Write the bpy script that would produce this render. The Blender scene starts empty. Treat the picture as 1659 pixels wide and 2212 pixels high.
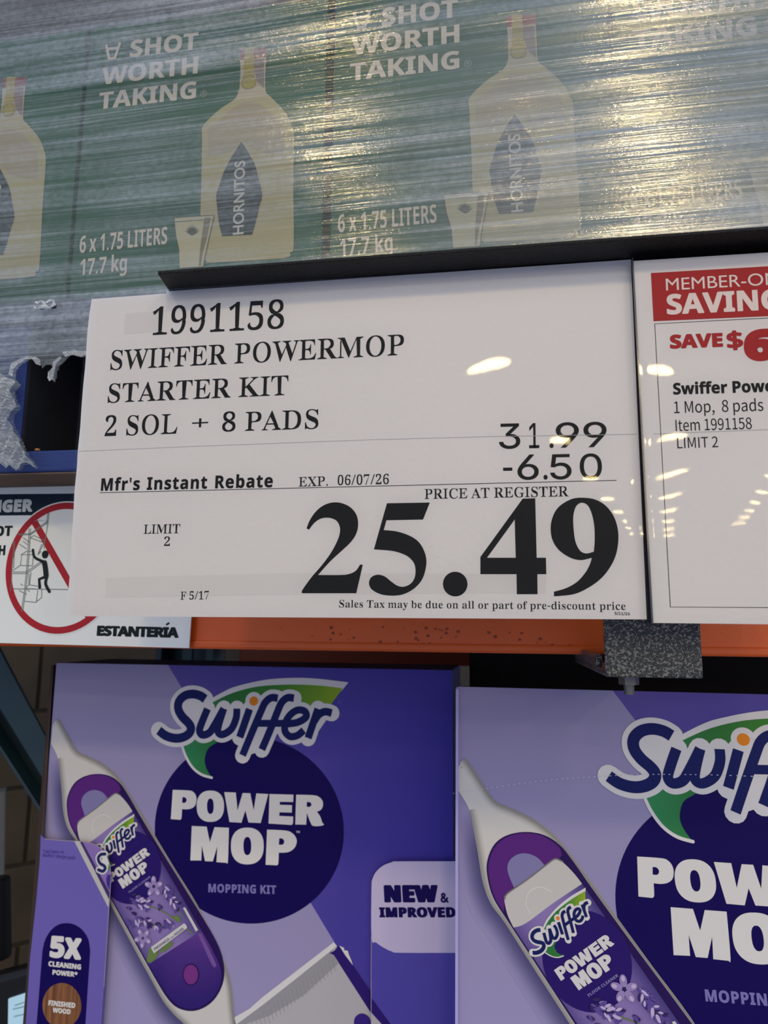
import bpy, bmesh, math, random, os
import numpy as np
from mathutils import Vector
from mathutils.geometry import delaunay_2d_cdt
random.seed(7)
SC = bpy.context.scene
COL = SC.collection
# ------------------------------------------------------------------ camera, world, light, exposure
# world axes: +X along the shelf front to the right, +Y into the shelf, +Z up
F, CX, CY = 1600.0, 829.5, 1106.0
R3 = np.array([[0.986634849, 0.016071729, 0.162152317],
               [0.162661700, -0.155988481, -0.974273455],
               [0.009635635, 0.987628115, -0.156517926]])   # rows: world axes in camera coordinates
EYE = np.array([0.0, 0.0, 1.45])
cam = bpy.data.cameras.new('camera')
cam.sensor_fit = 'VERTICAL'; cam.sensor_height = 24.0; cam.sensor_width = 18.0
cam.lens = F * 24.0 / 2212.0
cam.clip_start = 0.02; cam.clip_end = 200
cam.dof.use_dof = True; cam.dof.focus_distance = 0.47; cam.dof.aperture_fstop = 9.0
camo = bpy.data.objects.new('camera', cam); COL.objects.link(camo)
from mathutils import Matrix
camo.matrix_world = Matrix([[*R3[0], EYE[0]], [*R3[1], EYE[1]], [*R3[2], EYE[2]], [0, 0, 0, 1]])
SC.camera = camo

W = bpy.data.worlds.new('warehouse'); SC.world = W; W.use_nodes = True
W.node_tree.nodes['Background'].inputs[0].default_value = (0.70, 0.83, 1.16, 1)
W.node_tree.nodes['Background'].inputs[1].default_value = 0.66

# rows of warm high-bay lamps on the ceiling behind the camera
VPX, HY, HL = 1484.0, 1257.0, 5.2
def camray(x, y):
    return R3 @ np.array([x - CX, -(y - CY), -F])
def lamp_pos(x, y):
    q = camray(x, y); q = np.array([q[0], -q[1], q[2]])
    return EYE + q * (HL / q[2])
for r in (-0.88, -0.116, 0.93, 1.9):
    for k in range(0, 9):
        e = 1000.0 / (1.0 + 1.05 * k)
        p = lamp_pos(VPX + r * e, HY - e)
        l = bpy.data.lights.new('high_bay_lamp', 'AREA'); l.shape = 'DISK'; l.size = 0.62
        l.energy = 140; l.color = (1.0, 0.77, 0.36)
        lo = bpy.data.objects.new('high_bay_lamp', l); COL.objects.link(lo)
        lo.location = p
SC.view_settings.view_transform = 'Standard'; SC.view_settings.look = 'None'
SC.view_settings.exposure = -0.10; SC.view_settings.gamma = 1.0; SC.view_settings.use_curve_mapping = False
SC.cycles.use_denoising = True
SC.cycles.max_bounces = 10; SC.cycles.transparent_max_bounces = 16
SC.cycles.sample_clamp_indirect = 6.0

# ------------------------------------------------------------------ helpers: surfaces
def lin(c):
    c = c / 255.0
    return c / 12.92 if c <= 0.04045 else ((c + 0.055) / 1.055) ** 2.4
def rgb(r, g, b, k=1.0):
    return (min(lin(r) * k, 1), min(lin(g) * k, 1), min(lin(b) * k, 1), 1)
MATS = {}
def mat(name, col, rough=0.5, metal=0.0, coat=0.0, spec=0.5, noise=None, bump=None, k=1.0):
    """plain principled surface; noise=(scale,amount) varies the colour, bump=(scale,strength,stretch)"""
    if name in MATS: return MATS[name]
    m = bpy.data.materials.new(name); m.use_nodes = True; MATS[name] = m
    nt = m.node_tree; b = nt.nodes['Principled BSDF']
    c = rgb(*col, k=k) if len(col) == 3 else col
    b.inputs['Base Color'].default_value = c
    b.inputs['Roughness'].default_value = rough
    b.inputs['Metallic'].default_value = metal
    b.inputs['Coat Weight'].default_value = coat
    b.inputs['Coat Roughness'].default_value = 0.12
    b.inputs['Specular IOR Level'].default_value = spec
    tc = nt.nodes.new('ShaderNodeTexCoord')
    if noise:
        n = nt.nodes.new('ShaderNodeTexNoise'); n.inputs['Scale'].default_value = noise[0]; n.inputs['Detail'].default_value = 6
        nt.links.new(tc.outputs['Object'], n.inputs['Vector'])
        mr = nt.nodes.new('ShaderNodeMapRange'); mr.inputs[1].default_value = .3; mr.inputs[2].default_value = .7
        mr.inputs[3].default_value = 1 - noise[1]; mr.inputs[4].default_value = 1 + noise[1]
        nt.links.new(n.outputs['Fac'], mr.inputs[0])
        mx = nt.nodes.new('ShaderNodeVectorMath'); mx.operation = 'SCALE'; mx.inputs[0].default_value = c[:3]
        nt.links.new(mr.outputs[0], mx.inputs['Scale']); nt.links.new(mx.outputs[0], b.inputs['Base Color'])
    if bump:
        n = nt.nodes.new('ShaderNodeTexNoise'); n.inputs['Scale'].default_value = bump[0]; n.inputs['Detail'].default_value = 4
        mp = nt.nodes.new('ShaderNodeMapping')
        if len(bump) > 2: mp.inputs['Scale'].default_value = bump[2]
        nt.links.new(tc.outputs['Object'], mp.inputs['Vector']); nt.links.new(mp.outputs[0], n.inputs['Vector'])
        bp = nt.nodes.new('ShaderNodeBump'); bp.inputs['Strength'].default_value = bump[1]; bp.inputs['Distance'].default_value = 0.001
        nt.links.new(n.outputs['Fac'], bp.inputs['Height']); nt.links.new(bp.outputs[0], b.inputs['Normal'])
        if coat: nt.links.new(bp.outputs[0], b.inputs['Coat Normal'])
    return m
def ink(r, g, b, k=1.25, rough=0.5, spec=0.12):
    return mat('ink_%d_%d_%d_%d' % (r, g, b, int(k * 100)), (r, g, b), rough=rough, spec=spec, k=k)
def grad_mat(name='printed_gradient', rough=0.42):
    if name in MATS: return MATS[name]
    m = bpy.data.materials.new(name); m.use_nodes = True; MATS[name] = m
    nt = m.node_tree; b = nt.nodes['Principled BSDF']; b.inputs['Roughness'].default_value = rough; b.inputs['Specular IOR Level'].default_value = .15
    a = nt.nodes.new('ShaderNodeVertexColor'); a.layer_name = 'print'
    nt.links.new(a.outputs['Color'], b.inputs['Base Color'])
    return m

# ------------------------------------------------------------------ helpers: objects
def tag(o, label, cat, group=None, kind=None):
    if label: o['label'] = label
    if cat: o['category'] = cat
    if group: o['group'] = group
    if kind: o['kind'] = kind
    return o
def thing(name, loc, label, cat, group=None):
    o = bpy.data.objects.new(name, None); COL.objects.link(o); o.location = loc; o.empty_display_size = .02
    return tag(o, label, cat, group)
def origin(o):
    p = Vector((0, 0, 0))
    while o is not None: p += o.location; o = o.parent
    return p
def obj(name, V, Fc, m, parent=None, cols=None, smooth=False):
    """verts in world coordinates; stored relative to the parent thing"""
    off = np.array(origin(parent)) if parent is not None else np.zeros(3)
    me = bpy.data.meshes.new(name)
    me.from_pydata([tuple(np.asarray(v, float) - off) for v in V], [], Fc)
    me.materials.append(m)
    if cols is not None:
        a = me.color_attributes.new('print', 'FLOAT_COLOR', 'POINT')
        for i, c in enumerate(cols): a.data[i].color = c
    if smooth: me.shade_smooth()
    me.update()
    o = bpy.data.objects.new(name, me); COL.objects.link(o)
    if parent is not None: o.parent = parent
    return o
def bevel(o, w, n=2):
    b = o.modifiers.new('bevel', 'BEVEL'); b.width = w; b.segments = n; b.limit_method = 'ANGLE'; return o
class MB:
    def __init__(s): s.v = []; s.f = []
    def add(s, V, Fc):
        k = len(s.v); s.v += [np.asarray(v, float) for v in V]; s.f += [tuple(i + k for i in f) for f in Fc]; return s
    def hexa(s, c):   # 8 corners: bottom 0-3, top 4-7
        return s.add(c, [(3, 2, 1, 0), (4, 5, 6, 7), (0, 1, 5, 4), (1, 2, 6, 5), (2, 3, 7, 6), (3, 0, 4, 7)])
    def box(s, x0, x1, y0, y1, z0, z1):
        return s.hexa([(x0, y0, z0), (x1, y0, z0), (x1, y1, z0), (x0, y1, z0), (x0, y0, z1), (x1, y0, z1), (x1, y1, z1), (x0, y1, z1)])
    def rod(s, a, b, r, n=12, r2=None):
        a = np.array(a, float); b = np.array(b, float); d = b - a; d /= np.linalg.norm(d)
        u = np.cross(d, [0, 0, 1.0]);
        if np.linalg.norm(u) < .01: u = np.array([1.0, 0, 0])
        u /= np.linalg.norm(u); w = np.cross(d, u); r2 = r if r2 is None else r2
        V = [a + r * (math.cos(t) * u + math.sin(t) * w) for t in np.linspace(0, 2 * math.pi, n, endpoint=False)]
        V += [b + r2 * (math.cos(t) * u + math.sin(t) * w) for t in np.linspace(0, 2 * math.pi, n, endpoint=False)]
        Fc = [(i, (i + 1) % n, n + (i + 1) % n, n + i) for i in range(n)] + [tuple(range(n))[::-1], tuple(range(n, 2 * n))]
        return s.add(V, Fc)
    def obj(s, name, m, parent=None, smooth=False): return obj(name, s.v, s.f, m, parent, smooth=smooth)

def at(x, y, d):
    q = camray(x, y); return EYE + q * (d / q[1])
class Sheet:
    """a plane things are printed on; pixel readings of the photo are turned into metres on it"""
    def __init__(s, O, U, V):
        s.O = np.array(O, float); s.U = np.array(U, float); s.V = np.array(V, float); s.N = np.cross(s.U, s.V)
    def uv(s, p):
        q = camray(*p); t = s.N.dot(s.O - EYE) / s.N.dot(q); h = EYE + q * t - s.O
        return np.array([h.dot(s.U), h.dot(s.V)])
    def P(s, u, v, n=0.0): return s.O + s.U * u + s.V * v + s.N * n
def flat(d): return Sheet((0, d, EYE[2]), (1, 0, 0), (0, 0, 1))
EPS = 0.00015

# ---- 2-D shapes in sheet metres
def catmull(P, closed=False, n=6, corner=50):
    P = [np.array(p, float) for p in P]; N = len(P)
    if N < 3: return P
    def iscorner(i):
        if not closed and i in (0, N - 1): return True
        a = P[i][:2] - P[(i - 1) % N][:2]; b = P[(i + 1) % N][:2] - P[i][:2]
        la, lb = np.linalg.norm(a), np.linalg.norm(b)
        if la < 1e-9 or lb < 1e-9: return True
        return math.degrees(math.acos(max(-1, min(1, a.dot(b) / la / lb)))) > corner
    cn = [iscorner(i) for i in range(N)]
    out = []
    for i in range(N if closed else N - 1):
        p1, p2 = P[i], P[(i + 1) % N]
        p0 = p1 if cn[i] else P[(i - 1) % N]; p3 = p2 if cn[(i + 1) % N] else P[(i + 2) % N]
        if cn[i] and cn[(i + 1) % N]: out.append(p1); continue
        if cn[i]: p0 = 2 * p1 - p2 if False else p1
        for j in range(n):
            t = j / n
            out.append(.5 * ((2 * p1) + (-p0 + p2) * t + (2 * p0 - 5 * p1 + 4 * p2 - p3) * t * t + (-p0 + 3 * p1 - 3 * p2 + p3) * t ** 3))
    if not closed: out.append(P[-1])
    return out
def inside(p, poly):
    c = False; n = len(poly); x, y = p
    for i in range(n):
        x1, y1 = poly[i][0], poly[i][1]; x2, y2 = poly[(i + 1) % n][0], poly[(i + 1) % n][1]
        if (y1 > y) != (y2 > y) and x < (x2 - x1) * (y - y1) / (y2 - y1) + x1: c = not c
    return c
def fill(loops):
    """triangulate outline + holes"""
    V = []; E = []
    for L in loops:
        k = len(V); n = len(L)
        V += [Vector((float(p[0]), float(p[1]))) for p in L]; E += [(k + i, k + (i + 1) % n) for i in range(n)]
    S = 1.0 / max(1e-6, max(max(abs(v.x), abs(v.y)) for v in V))
    r = delaunay_2d_cdt([v * S for v in V], E, [], 0 if len(loops) > 1 else 1, 1e-7)
    W = [(v.x / S, v.y / S) for v in r[0]]; T = [tuple(f) for f in r[2]]
    if len(loops) > 1:
        T = [f for f in T if (lambda c: inside(c, loops[0]) and not any(inside(c, h) for h in loops[1:]))((sum(W[i][0] for i in f) / len(f), sum(W[i][1] for i in f) / len(f)))]
    return W, T
def ribbon(path, width, closed=False, cap=True):
    """stroke of given width (per-point when path has 3 columns)"""
    V = []; Fc = []
    P = [np.array(p[:2], float) for p in path]; n = len(P)
    w = [p[2] * width if len(p) > 2 else width for p in path]
    L = []
    for i in range(n):
        a = P[(i - 1) % n] if (closed or i > 0) else P[i]; b = P[(i + 1) % n] if (closed or i < n - 1) else P[i]
        d = b - a; d = d / (np.linalg.norm(d) + 1e-12); nr = np.array([-d[1], d[0]])
        V += [P[i] + nr * w[i] / 2, P[i] - nr * w[i] / 2]
    for i in range(n if closed else n - 1):
        j = (i + 1) % n; Fc.append((2 * i, 2 * i + 1, 2 * j + 1, 2 * j))
    if cap and not closed:
        for i in (0, n - 1):
            k = len(V); V += [P[i] + w[i] / 2 * np.array([math.cos(t), math.sin(t)]) for t in np.linspace(0, 2 * math.pi, 14, endpoint=False)]
            Fc.append(tuple(range(k, k + 14)))
    return V, Fc
def ell(c, rx, ry, rot=0, n=64):
    return [(c[0] + rx * math.cos(t) * math.cos(rot) - ry * math.sin(t) * math.sin(rot),
             c[1] + rx * math.cos(t) * math.sin(rot) + ry * math.sin(t) * math.cos(rot)) for t in np.linspace(0, 2 * math.pi, n, endpoint=False)]
REC = None
class Print:
    """collects 2-D shapes in sheet metres and lays them on the sheet as one thin printed part;
    overlapping strokes sit a few microns apart, like layers of ink"""
    def __init__(s): s.v = []; s.f = []; s.z = []; s.c = []; s.n = 0
    def add(s, V, Fc, zz=None):
        k = len(s.v); s.v += [(float(p[0]), float(p[1])) for p in V]; s.f += [tuple(i + k for i in f) for f in Fc]
        if zz is None: zz = 0.0
        s.z += list(zz) if hasattr(zz, '__len__') else [zz] * len(V); return s
    def lvl(s, step=1.5e-6, m=24): s.n += 1; return (s.n % m) * step
    def poly(s, *loops): V, Fc = fill(loops); return s.add(V, Fc, s.lvl())
    def stroke(s, path, w, closed=False, cap=True):
        V, Fc = ribbon(path, w, closed, cap); z0 = s.lvl(); n = len(path)
        return s.add(V, Fc, [z0 + (min(i // 2, n) * 0.6e-6 if i < 2 * n else 0.3e-6 + (n * 0.6e-6 if i >= 2 * n + 14 else 0)) for i in range(len(V))])
    def soft(s, path, w, mid, edge, k=1.15, side=0, umin=None):
        """airbrushed stroke: colour mid on the line, fading to edge"""
        P = [np.array(p[:2], float) for p in path]; z0 = s.lvl(); V = []; Fc = []; O_ = (-1, -.6, -.25, .25, .6, 1) if not side else tuple(side * 2 * o for o in (0, .15, .35, .55, .78, 1))
        for i, p in enumerate(P):
            d = P[min(i + 1, len(P) - 1)] - P[max(i - 1, 0)]; d /= np.linalg.norm(d) + 1e-12; q = np.array([-d[1], d[0]])
            for o in O_:
                V.append(p + q * o * w / 2); V[-1][0] = V[-1][0] if umin is None else max(V[-1][0], umin); t = 1 - abs(o) / (2 if side else 1); t = t * t * (3 - 2 * t) * (min(1, i / 8) if umin is not None else 1)
                s.c.append(rgb(*[edge[j] + (mid[j] - edge[j]) * t for j in range(3)], k=k))
        for i in range(len(P) - 1):
            for j in range(5): a = i * 6 + j; Fc.append((a, a + 1, a + 7, a + 6))
        return s.add(V, Fc, [z0 + (i // 6) * .5e-6 for i in range(len(V))])
    def lay(s, sh, name, m, parent, layer=1, colfn=None):
        if REC is not None: REC.append((s, name, m, layer, colfn))
        V = [sh.P(u, v, layer * EPS + z) for (u, v), z in zip(s.v, s.z)]
        N = sh.N
        Fc = []
        for f in s.f:
            a, b, c = V[f[0]], V[f[1]], V[f[2]]
            Fc.append(f if np.dot(np.cross(b - a, c - a), N) >= 0 else f[::-1])
        cols = s.c if s.c else [colfn(u, v) for u, v in s.v] if colfn else None
        return obj(name, V, Fc, m, parent, cols)

# ---- lettering
def mathmap(s, up, lo, dg):
    r = ''
    for c in s:
        if 'A' <= c <= 'Z': r += chr(up + ord(c) - 65)
        elif 'a' <= c <= 'z': r += chr(lo + ord(c) - 97)
        elif '0' <= c <= '9': r += chr(dg + ord(c) - 48)
        else: r += c
    return r
FDIR = os.path.join(bpy.utils.system_resource('DATAFILES'), 'fonts')
FONTS = {}
def font(fn):
    if fn not in FONTS:
        try: FONTS[fn] = bpy.data.fonts.load(os.path.join(FDIR, fn))
        except Exception: FONTS[fn] = None
    return FONTS[fn]
GC = {}
def glyphs(s, style, space=1.0, wordspace=1.0):
    """filled triangles + outline edges of a string"""
    key = (s, style, space, wordspace)
    if key in GC: return GC[key]
    c = bpy.data.curves.new('lettering', 'FONT'); c.resolution_u = 6
    st = style.split('+')[0]
    if st == 'serif': c.body = mathmap(s, 0x1d400, 0x1d41a, 0x1d7ce); c.font = font('NotoSansMath-Regular.woff2') or c.font
    elif st == 'bold': c.body = mathmap(s, 0x1d5d4, 0x1d5ee, 0x1d7ec); c.font = font('NotoSansMath-Regular.woff2') or c.font
    elif st == 'inter': c.body = s; c.font = font('Inter.woff2') or c.font
    elif st == 'source': c.body = s; c.font = font('Noto Sans CJK Regular.woff2') or c.font
    else: c.body = s
    c.space_character = space; c.space_word = wordspace
    o = bpy.data.objects.new('lettering', c); COL.objects.link(o)
    bpy.context.view_layer.update()
    dg = bpy.context.evaluated_depsgraph_get()
    me = bpy.data.meshes.new_from_object(o.evaluated_get(dg))
    bm = bmesh.new(); bm.from_mesh(me); bmesh.ops.remove_doubles(bm, verts=bm.verts, dist=1e-5)
    bm.verts.index_update()
    V = np.array([(v.co.x, v.co.y) for v in bm.verts]); Fc = [tuple(v.index for v in f.verts) for f in bm.faces]
    E = []
    for e in bm.edges:
        if len(e.link_faces) == 1:
            f = e.link_faces[0]; cen = f.calc_center_median(); a, b = e.verts
            d = b.co - a.co; nx, ny = d.y, -d.x
            if (cen.x - a.co.x) * nx + (cen.y - a.co.y) * ny > 0: nx, ny = -nx, -ny
            l = math.hypot(nx, ny)
            if l > 1e-9: E.append((a.index, b.index, nx / l, ny / l))
    bm.free(); bpy.data.objects.remove(o); bpy.data.meshes.remove(me); bpy.data.curves.remove(c)
    if style.endswith('+thin'):      # slim the upright strokes of the bold serif to book weight
        A = V[[e[0] for e in E]]; B = V[[e[1] for e in E]]
        nrm = {}
        for a, b, nx, ny in E:
            L = np.linalg.norm(V[a] - V[b])
            for i in (a, b):
                q = nrm.setdefault(i, np.zeros(2)); q += np.array([nx, ny]) / 1.0
        D = B - A; newV = V.copy()
        for i, q in nrm.items():
            ln = np.linalg.norm(q)
            if ln < 1e-6: continue
            n = q / ln; p = V[i] - n * 1e-4
            # march inwards: p - t*n meets A + s*D
            den = -n[0] * D[:, 1] + n[1] * D[:, 0]
            ok = np.abs(den) > 1e-9; dn = np.where(ok, den, 1)
            ap = A - p
            t = (ap[:, 0] * D[:, 1] - ap[:, 1] * D[:, 0]) / dn
            sct = (ap[:, 0] * -n[1] + ap[:, 1] * n[0]) / dn
            hit = ok & (t > 1e-4) & (sct >= -1e-6) & (sct <= 1 + 1e-6)
            th = t[hit].min() if hit.any() else 0.05
            th = min(th, .16)
            w = max(0.0, th - 0.045) * 0.52
            newV[i] = V[i] - np.array([n[0] * abs(n[0]), 0]) * w * .5
        V = newV
    GC[key] = (V, Fc, E)
    return GC[key]
def capheight(style):
    V, _, _ = glyphs('H', style); return V[:, 1].max() - V[:, 1].min()
def text(pr, s, style, L, R, T, bold=0.0, space=1.0, wordspace=1.0, fit=None, by=1.0):
    """L,R: ends of the base line, T: top of a capital at the left end (sheet metres)"""
    L, R, T = (np.array(p, float) for p in (L, R, T))
    V, Fc, E = glyphs(s, style, space, wordspace)
    if fit:
        Vf = glyphs(fit, style, space, wordspace)[0]; x0, x1 = Vf[:, 0].min(), Vf[:, 0].max()
    else: x0, x1 = V[:, 0].min(), V[:, 0].max()
    x0 -= bold / 2; x1 += bold / 2
    e = R - L; ex = e / (x1 - x0); u = e / np.linalg.norm(e); n = np.array([-u[1], u[0]])
    h = abs((T - L).dot(n)); H = capheight(style) + bold * by
    ey = n * h / H
    tf = lambda p: L + (p[0] - x0) * ex + (p[1] + bold * by / 2) * ey
    pr.add([tf(p) for p in V], Fc)
    if bold > 0:
        r = bold / 2; st = 1.5e-6; sq = np.array([1, by])
        for q, (a, b, nx, ny) in enumerate(E):
            A, B = V[a], V[b]; nn = np.array([nx, ny * by]) * r
            pr.add([tf(A), tf(B), tf(B + nn), tf(A + nn)], [(0, 1, 2, 3)], st * (1 + q % 17))
        adj = {}
        for a, b, nx, ny in E:
            adj.setdefault(a, []).append((nx, ny)); adj.setdefault(b, []).append((nx, ny))
        for q, (a, ns) in enumerate(adj.items()):
            if len(ns) == 2 and ns[0][0] * ns[1][0] + ns[0][1] * ns[1][1] > .97:
                pr.add([tf(V[a]), tf(V[a] + np.array(ns[0]) * sq * r), tf(V[a] + np.array(ns[1]) * sq * r)], [(0, 1, 2)], st * (19 + q % 17))
            else:
                pr.add([tf(V[a] + r * np.array([math.cos(t), by * math.sin(t)])) for t in np.linspace(0, 2 * math.pi, 12, endpoint=False)], [tuple(range(12))], st * (19 + q % 17))
def T_px(pr, sh, s, style, L, R, T, **k):
    text(pr, s, style, sh.uv(L), sh.uv(R), sh.uv(T), **k)
def Z(x0, y0, sc):
    return lambda X, Y: (x0 + X / sc, y0 + Y / sc)
# ------------------------------------------------------------------ structure
EZ = EYE[2]
concrete = mat('concrete_floor', (120, 116, 112), rough=.6, noise=(3, .15), bump=(40, .2))
m = MB(); m.box(-3, 4, -3, 4, -0.1, 0.0); fl = m.obj('floor', concrete); tag(fl, None, None, kind='structure')
# block wall, running obliquely behind the rack
block_m = mat('painted_block', (80, 68, 52), rough=.85, noise=(6, .18), bump=(90, .5))
mortar_m = mat('mortar', (66, 57, 45), rough=.9, noise=(20, .1))
wa = at(55, 1700, 1.95); wd = np.array([math.sin(math.radians(43)), math.cos(math.radians(43)), 0])
wn = np.array([wd[1], -wd[0], 0])   # faces the aisle
def wpt(s, t, z): p = np.array([wa[0], wa[1], 0]) + wd * s + wn * t; return (p[0], p[1], z)
def wbox(mb, s0, s1, t0, t1, z0, z1):
    return mb.hexa([wpt(s0, t1, z0), wpt(s1, t1, z0), wpt(s1, t0, z0), wpt(s0, t0, z0), wpt(s0, t1, z1), wpt(s1, t1, z1), wpt(s1, t0, z1), wpt(s0, t0, z1)])
wall = wbox(MB(), -2.5, 4.5, -.12, -.008, 0, 3.2).obj('wall_back', mortar_m); tag(wall, None, None, kind='structure')
zrow = at(90, 1529, 1.95 + .1)[2]
bmesh0 = None
for j in range(-5, 4):
    for i in range(-2, 5):
        s0 = i * .406 + (.203 if j % 2 else 0) + .02
        z0 = zrow + j * .203 + .005
        if z0 < 0.02: continue
        if bmesh0 is None:
            mb = wbox(MB(), 0, .396, -.06, 0, 0, .193); o = mb.obj('block', block_m, None); bevel(o, .004); bmesh0 = o.data
            base = np.array(wpt(0, 0, 0)); o.parent = wall; o.location = Vector(np.array(wpt(s0, 0, z0)) - base)
        else:
            o2 = o.copy(); COL.objects.link(o2); o2.parent = wall; o2.location = Vector(np.array(wpt(s0, 0, z0)) - base)

# ------------------------------------------------------------------ rack
orange = mat('orange_beam_paint', (218, 92, 24), rough=.38, noise=(9, .07), bump=(120, .35), spec=.5, k=1.1)
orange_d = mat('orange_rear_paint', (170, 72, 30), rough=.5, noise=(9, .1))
teal = mat('teal_rack_paint', (45, 78, 88), rough=.45, noise=(12, .12))
steel = mat('galvanised_steel', (120, 120, 118), rough=.45, metal=.8, noise=(30, .15))
zb = at(850, 1405, .60)[2]; zt = at(80, 1046, .62)[2] - .012
bt = thing('rack_beam', (0, .62, zb), 'bright orange steel shelf beam under the price sign, with paint drips', 'shelf beam')
mb = MB(); mb.box(-1.2, 1.2, .60, .64, zb, zt); o = mb.obj('beam_face', orange, bt); bevel(o, .006, 3)
mb = MB(); mb.box(-1.2, 1.2, .598, .603, zb - .001, zb + .006); o = mb.obj('beam_lip', orange, bt); bevel(o, .002, 2)
rng = random.Random(3); mb = MB()
for i in range(46):
    px = rng.choice([rng.uniform(560, 1260), rng.uniform(700, 1120)]); py = 1352 + rng.random() ** 1.5 * 38 + (px - 700) * .02
    p = at(px, py, .5995); r = rng.uniform(.0004, .0012)
    V = [p + np.array([math.cos(t) * r * 1.3, 0, math.sin(t) * r]) for t in np.linspace(0, 2 * math.pi, 8, endpoint=False)] + [p + np.array([0, -r * .6, 0])]
    mb.add(V, [(k, (k + 1) % 8, 8) for k in range(8)])
o = mb.obj('paint_blister', mat('blister_paint', (150, 62, 26), rough=.3), bt, smooth=True); tag(o, None, None, kind='stuff')
r2 = thing('rack_beam', (0, 1.3, at(700, 1440, 1.28)[2]), 'dim orange beam at the rear of the shelf, just above the purple cartons', 'shelf beam')
z0 = at(700, 1434, 1.28)[2]
mb = MB(); mb.box(at(515, 1420, 1.28)[0], 1.6, 1.28, 1.33, z0, z0 + .13); o = mb.obj('beam_face', orange_d, r2); bevel(o, .005)
dk = thing('shelf_deck', (0, 1.0, zt), 'dark wire deck sheet under the blue pallet, over the purple cartons', 'shelf deck')
mb = MB(); mb.box(-1.2, 1.2, .64, 1.72, zt - .010, zt - .002); o = mb.obj('deck_sheet', mat('deck_sheet', (52, 50, 48), rough=.7), dk)
for i in range(9):
    y = .70 + i * .06; mb = MB(); mb.box(-1.2, 1.2, y, y + .006, zt - .018, zt - .010); mb.obj('cross_wire', steel, dk)
# upright post behind the gap: open channel
pt = thing('rack_post', (at(400, 1420, 1.25)[0], 1.27, 0), 'teal steel rack upright seen in the gap left of the rear orange beam', 'rack upright')
xa, xb = at(335, 1420, 1.25)[0], at(462, 1420, 1.25)[0]
for nm, a, b, c, d in (('web', xa, xb, 1.30, 1.304), ('flange', xa, xa + .012, 1.25, 1.30), ('flange', xb - .016, xb, 1.25, 1.30), ('return_lip', xa + .05, xa + .07, 1.25, 1.256)):
    mb = MB(); mb.box(a, b, c, d, 0, 2.2); o = mb.obj(nm, teal, pt); bevel(o, .002)
# diagonal brace
br = thing('rack_brace', tuple(at(40, 1620, 1.1)), 'dark teal diagonal steel brace crossing left of the purple cartons', 'rack brace')
def bar(d, A, B, C, D, th):   # four photo corners on a plane, given thickness
    P = [at(*p, d) for p in (A, B, C, D)]; Q = [p + np.array([0, th, 0]) for p in P]
    return MB().hexa([P[0], P[1], Q[1], Q[0], P[3], P[2], Q[2], Q[3]])
o = bar(1.10, (-50, 1451), (130, 1745), (130, 1653), (-50, 1307), .005).obj('face_plate', teal, br); bevel(o, .0015)
o = bar(1.135, (-50, 1533), (130, 1812), (130, 1690), (-50, 1395), .005).obj('web_plate', mat('teal_web_shaded', (22, 44, 52), rough=.5), br)  # shaded side of the brace, its shade put into a darker teal
o = bar(1.105, (-50, 1546), (130, 1824), (130, 1812), (-50, 1532), .035).obj('edge_lip', teal, br); bevel(o, .001)
# things far left behind the cartons
pp = thing('conduit', tuple(at(2, 1800, 1.3)), 'pale grey capped conduit at the left edge before the block wall', 'pipe')
MB().rod(at(-6, 2000, 1.3), at(-2, 1707, 1.3), .011, 16).obj('pipe', mat('grey_plastic', (150, 150, 145), rough=.5), pp, smooth=False)
MB().rod(at(-2, 1710, 1.3), at(-2, 1702, 1.3), .0125, 16).obj('end_cap', mat('grey_plastic_cap', (120, 120, 116), rough=.5), pp)
mo = thing('monitor', tuple(at(40, 2300, 1.05)), 'black framed screen glowing pale blue, low at the left behind the cartons', 'screen')
black = mat('black_plastic', (14, 15, 20), rough=.4)
o = bar(1.06, (-130, 2520), (150, 2430), (150, 2062), (-130, 2138), .03).obj('housing', black, mo); bevel(o, .012, 4)
scr = mat('lit_screen', (0, 0, 0)); nb = scr.node_tree.nodes['Principled BSDF']
nb.inputs['Emission Color'].default_value = rgb(170, 205, 225); nb.inputs['Emission Strength'].default_value = 1.0
o = bar(1.057, (14, 2440), (130, 2402), (130, 2121), (18, 2158), .0025).obj('screen', scr, mo)
pr = Print(); sc = flat(1.0565)
for a, b, c in ((2172, 32, 52), (2180, 28, 58), (2196, 30, 60)):
    pr.stroke([sc.uv((b, a)), sc.uv((c, a - 7))], .0012, cap=False)
pr.lay(sc, 'screen_text', ink(110, 140, 160), mo)
o = MB().rod(at(-6, 2070, 1.12), at(-2, 1895, 1.12), .02, 20, .016).obj('stand_arm', black, mo); bevel(o, .003)

# ------------------------------------------------------------------ blue pallet on the beam
blue = mat('blue_pallet_paint', (28, 52, 116), rough=.6, noise=(7, .25), bump=(60, .5, (1, 1, 6)))
wood = mat('bare_pallet_wood', (105, 88, 76), rough=.8, noise=(14, .3), bump=(50, .6, (1, 8, 8)))
PD = .54
shaded_m = mat('shaded_block_wood', (26, 28, 36), rough=.9, noise=(14, .35)); slate = mat('worn_blue_deck', (44, 56, 84), rough=.8, noise=(9, .3))  # block wood: shade inside the pallet is put into its dark colour
zlo = at(80, 1020, PD)[2]; zlt = at(80, 973, PD)[2]; zhi = at(80, 648, PD)[2]; zhb = zhi - .020
pal = thing('pallet', (0, PD, zlo), 'blue painted wooden pallet showing through the torn stretch film', 'pallet')
xl = at(52, 850, PD)[0]; X0 = xl - .10; X1 = X0 + 1.1
mb = MB(); mb.box(X0, X1, PD, PD + .10, zlo, zlt); o = mb.obj('bottom_board', blue, pal); bevel(o, .002)
mb = MB(); mb.box(X0, X1, PD + .001, PD + .10, zlo - .0015, zlo - .0002); o = mb.obj('bare_underside', wood, pal); tag(o, 'bare brown underside of the bottom board', None)
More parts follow.
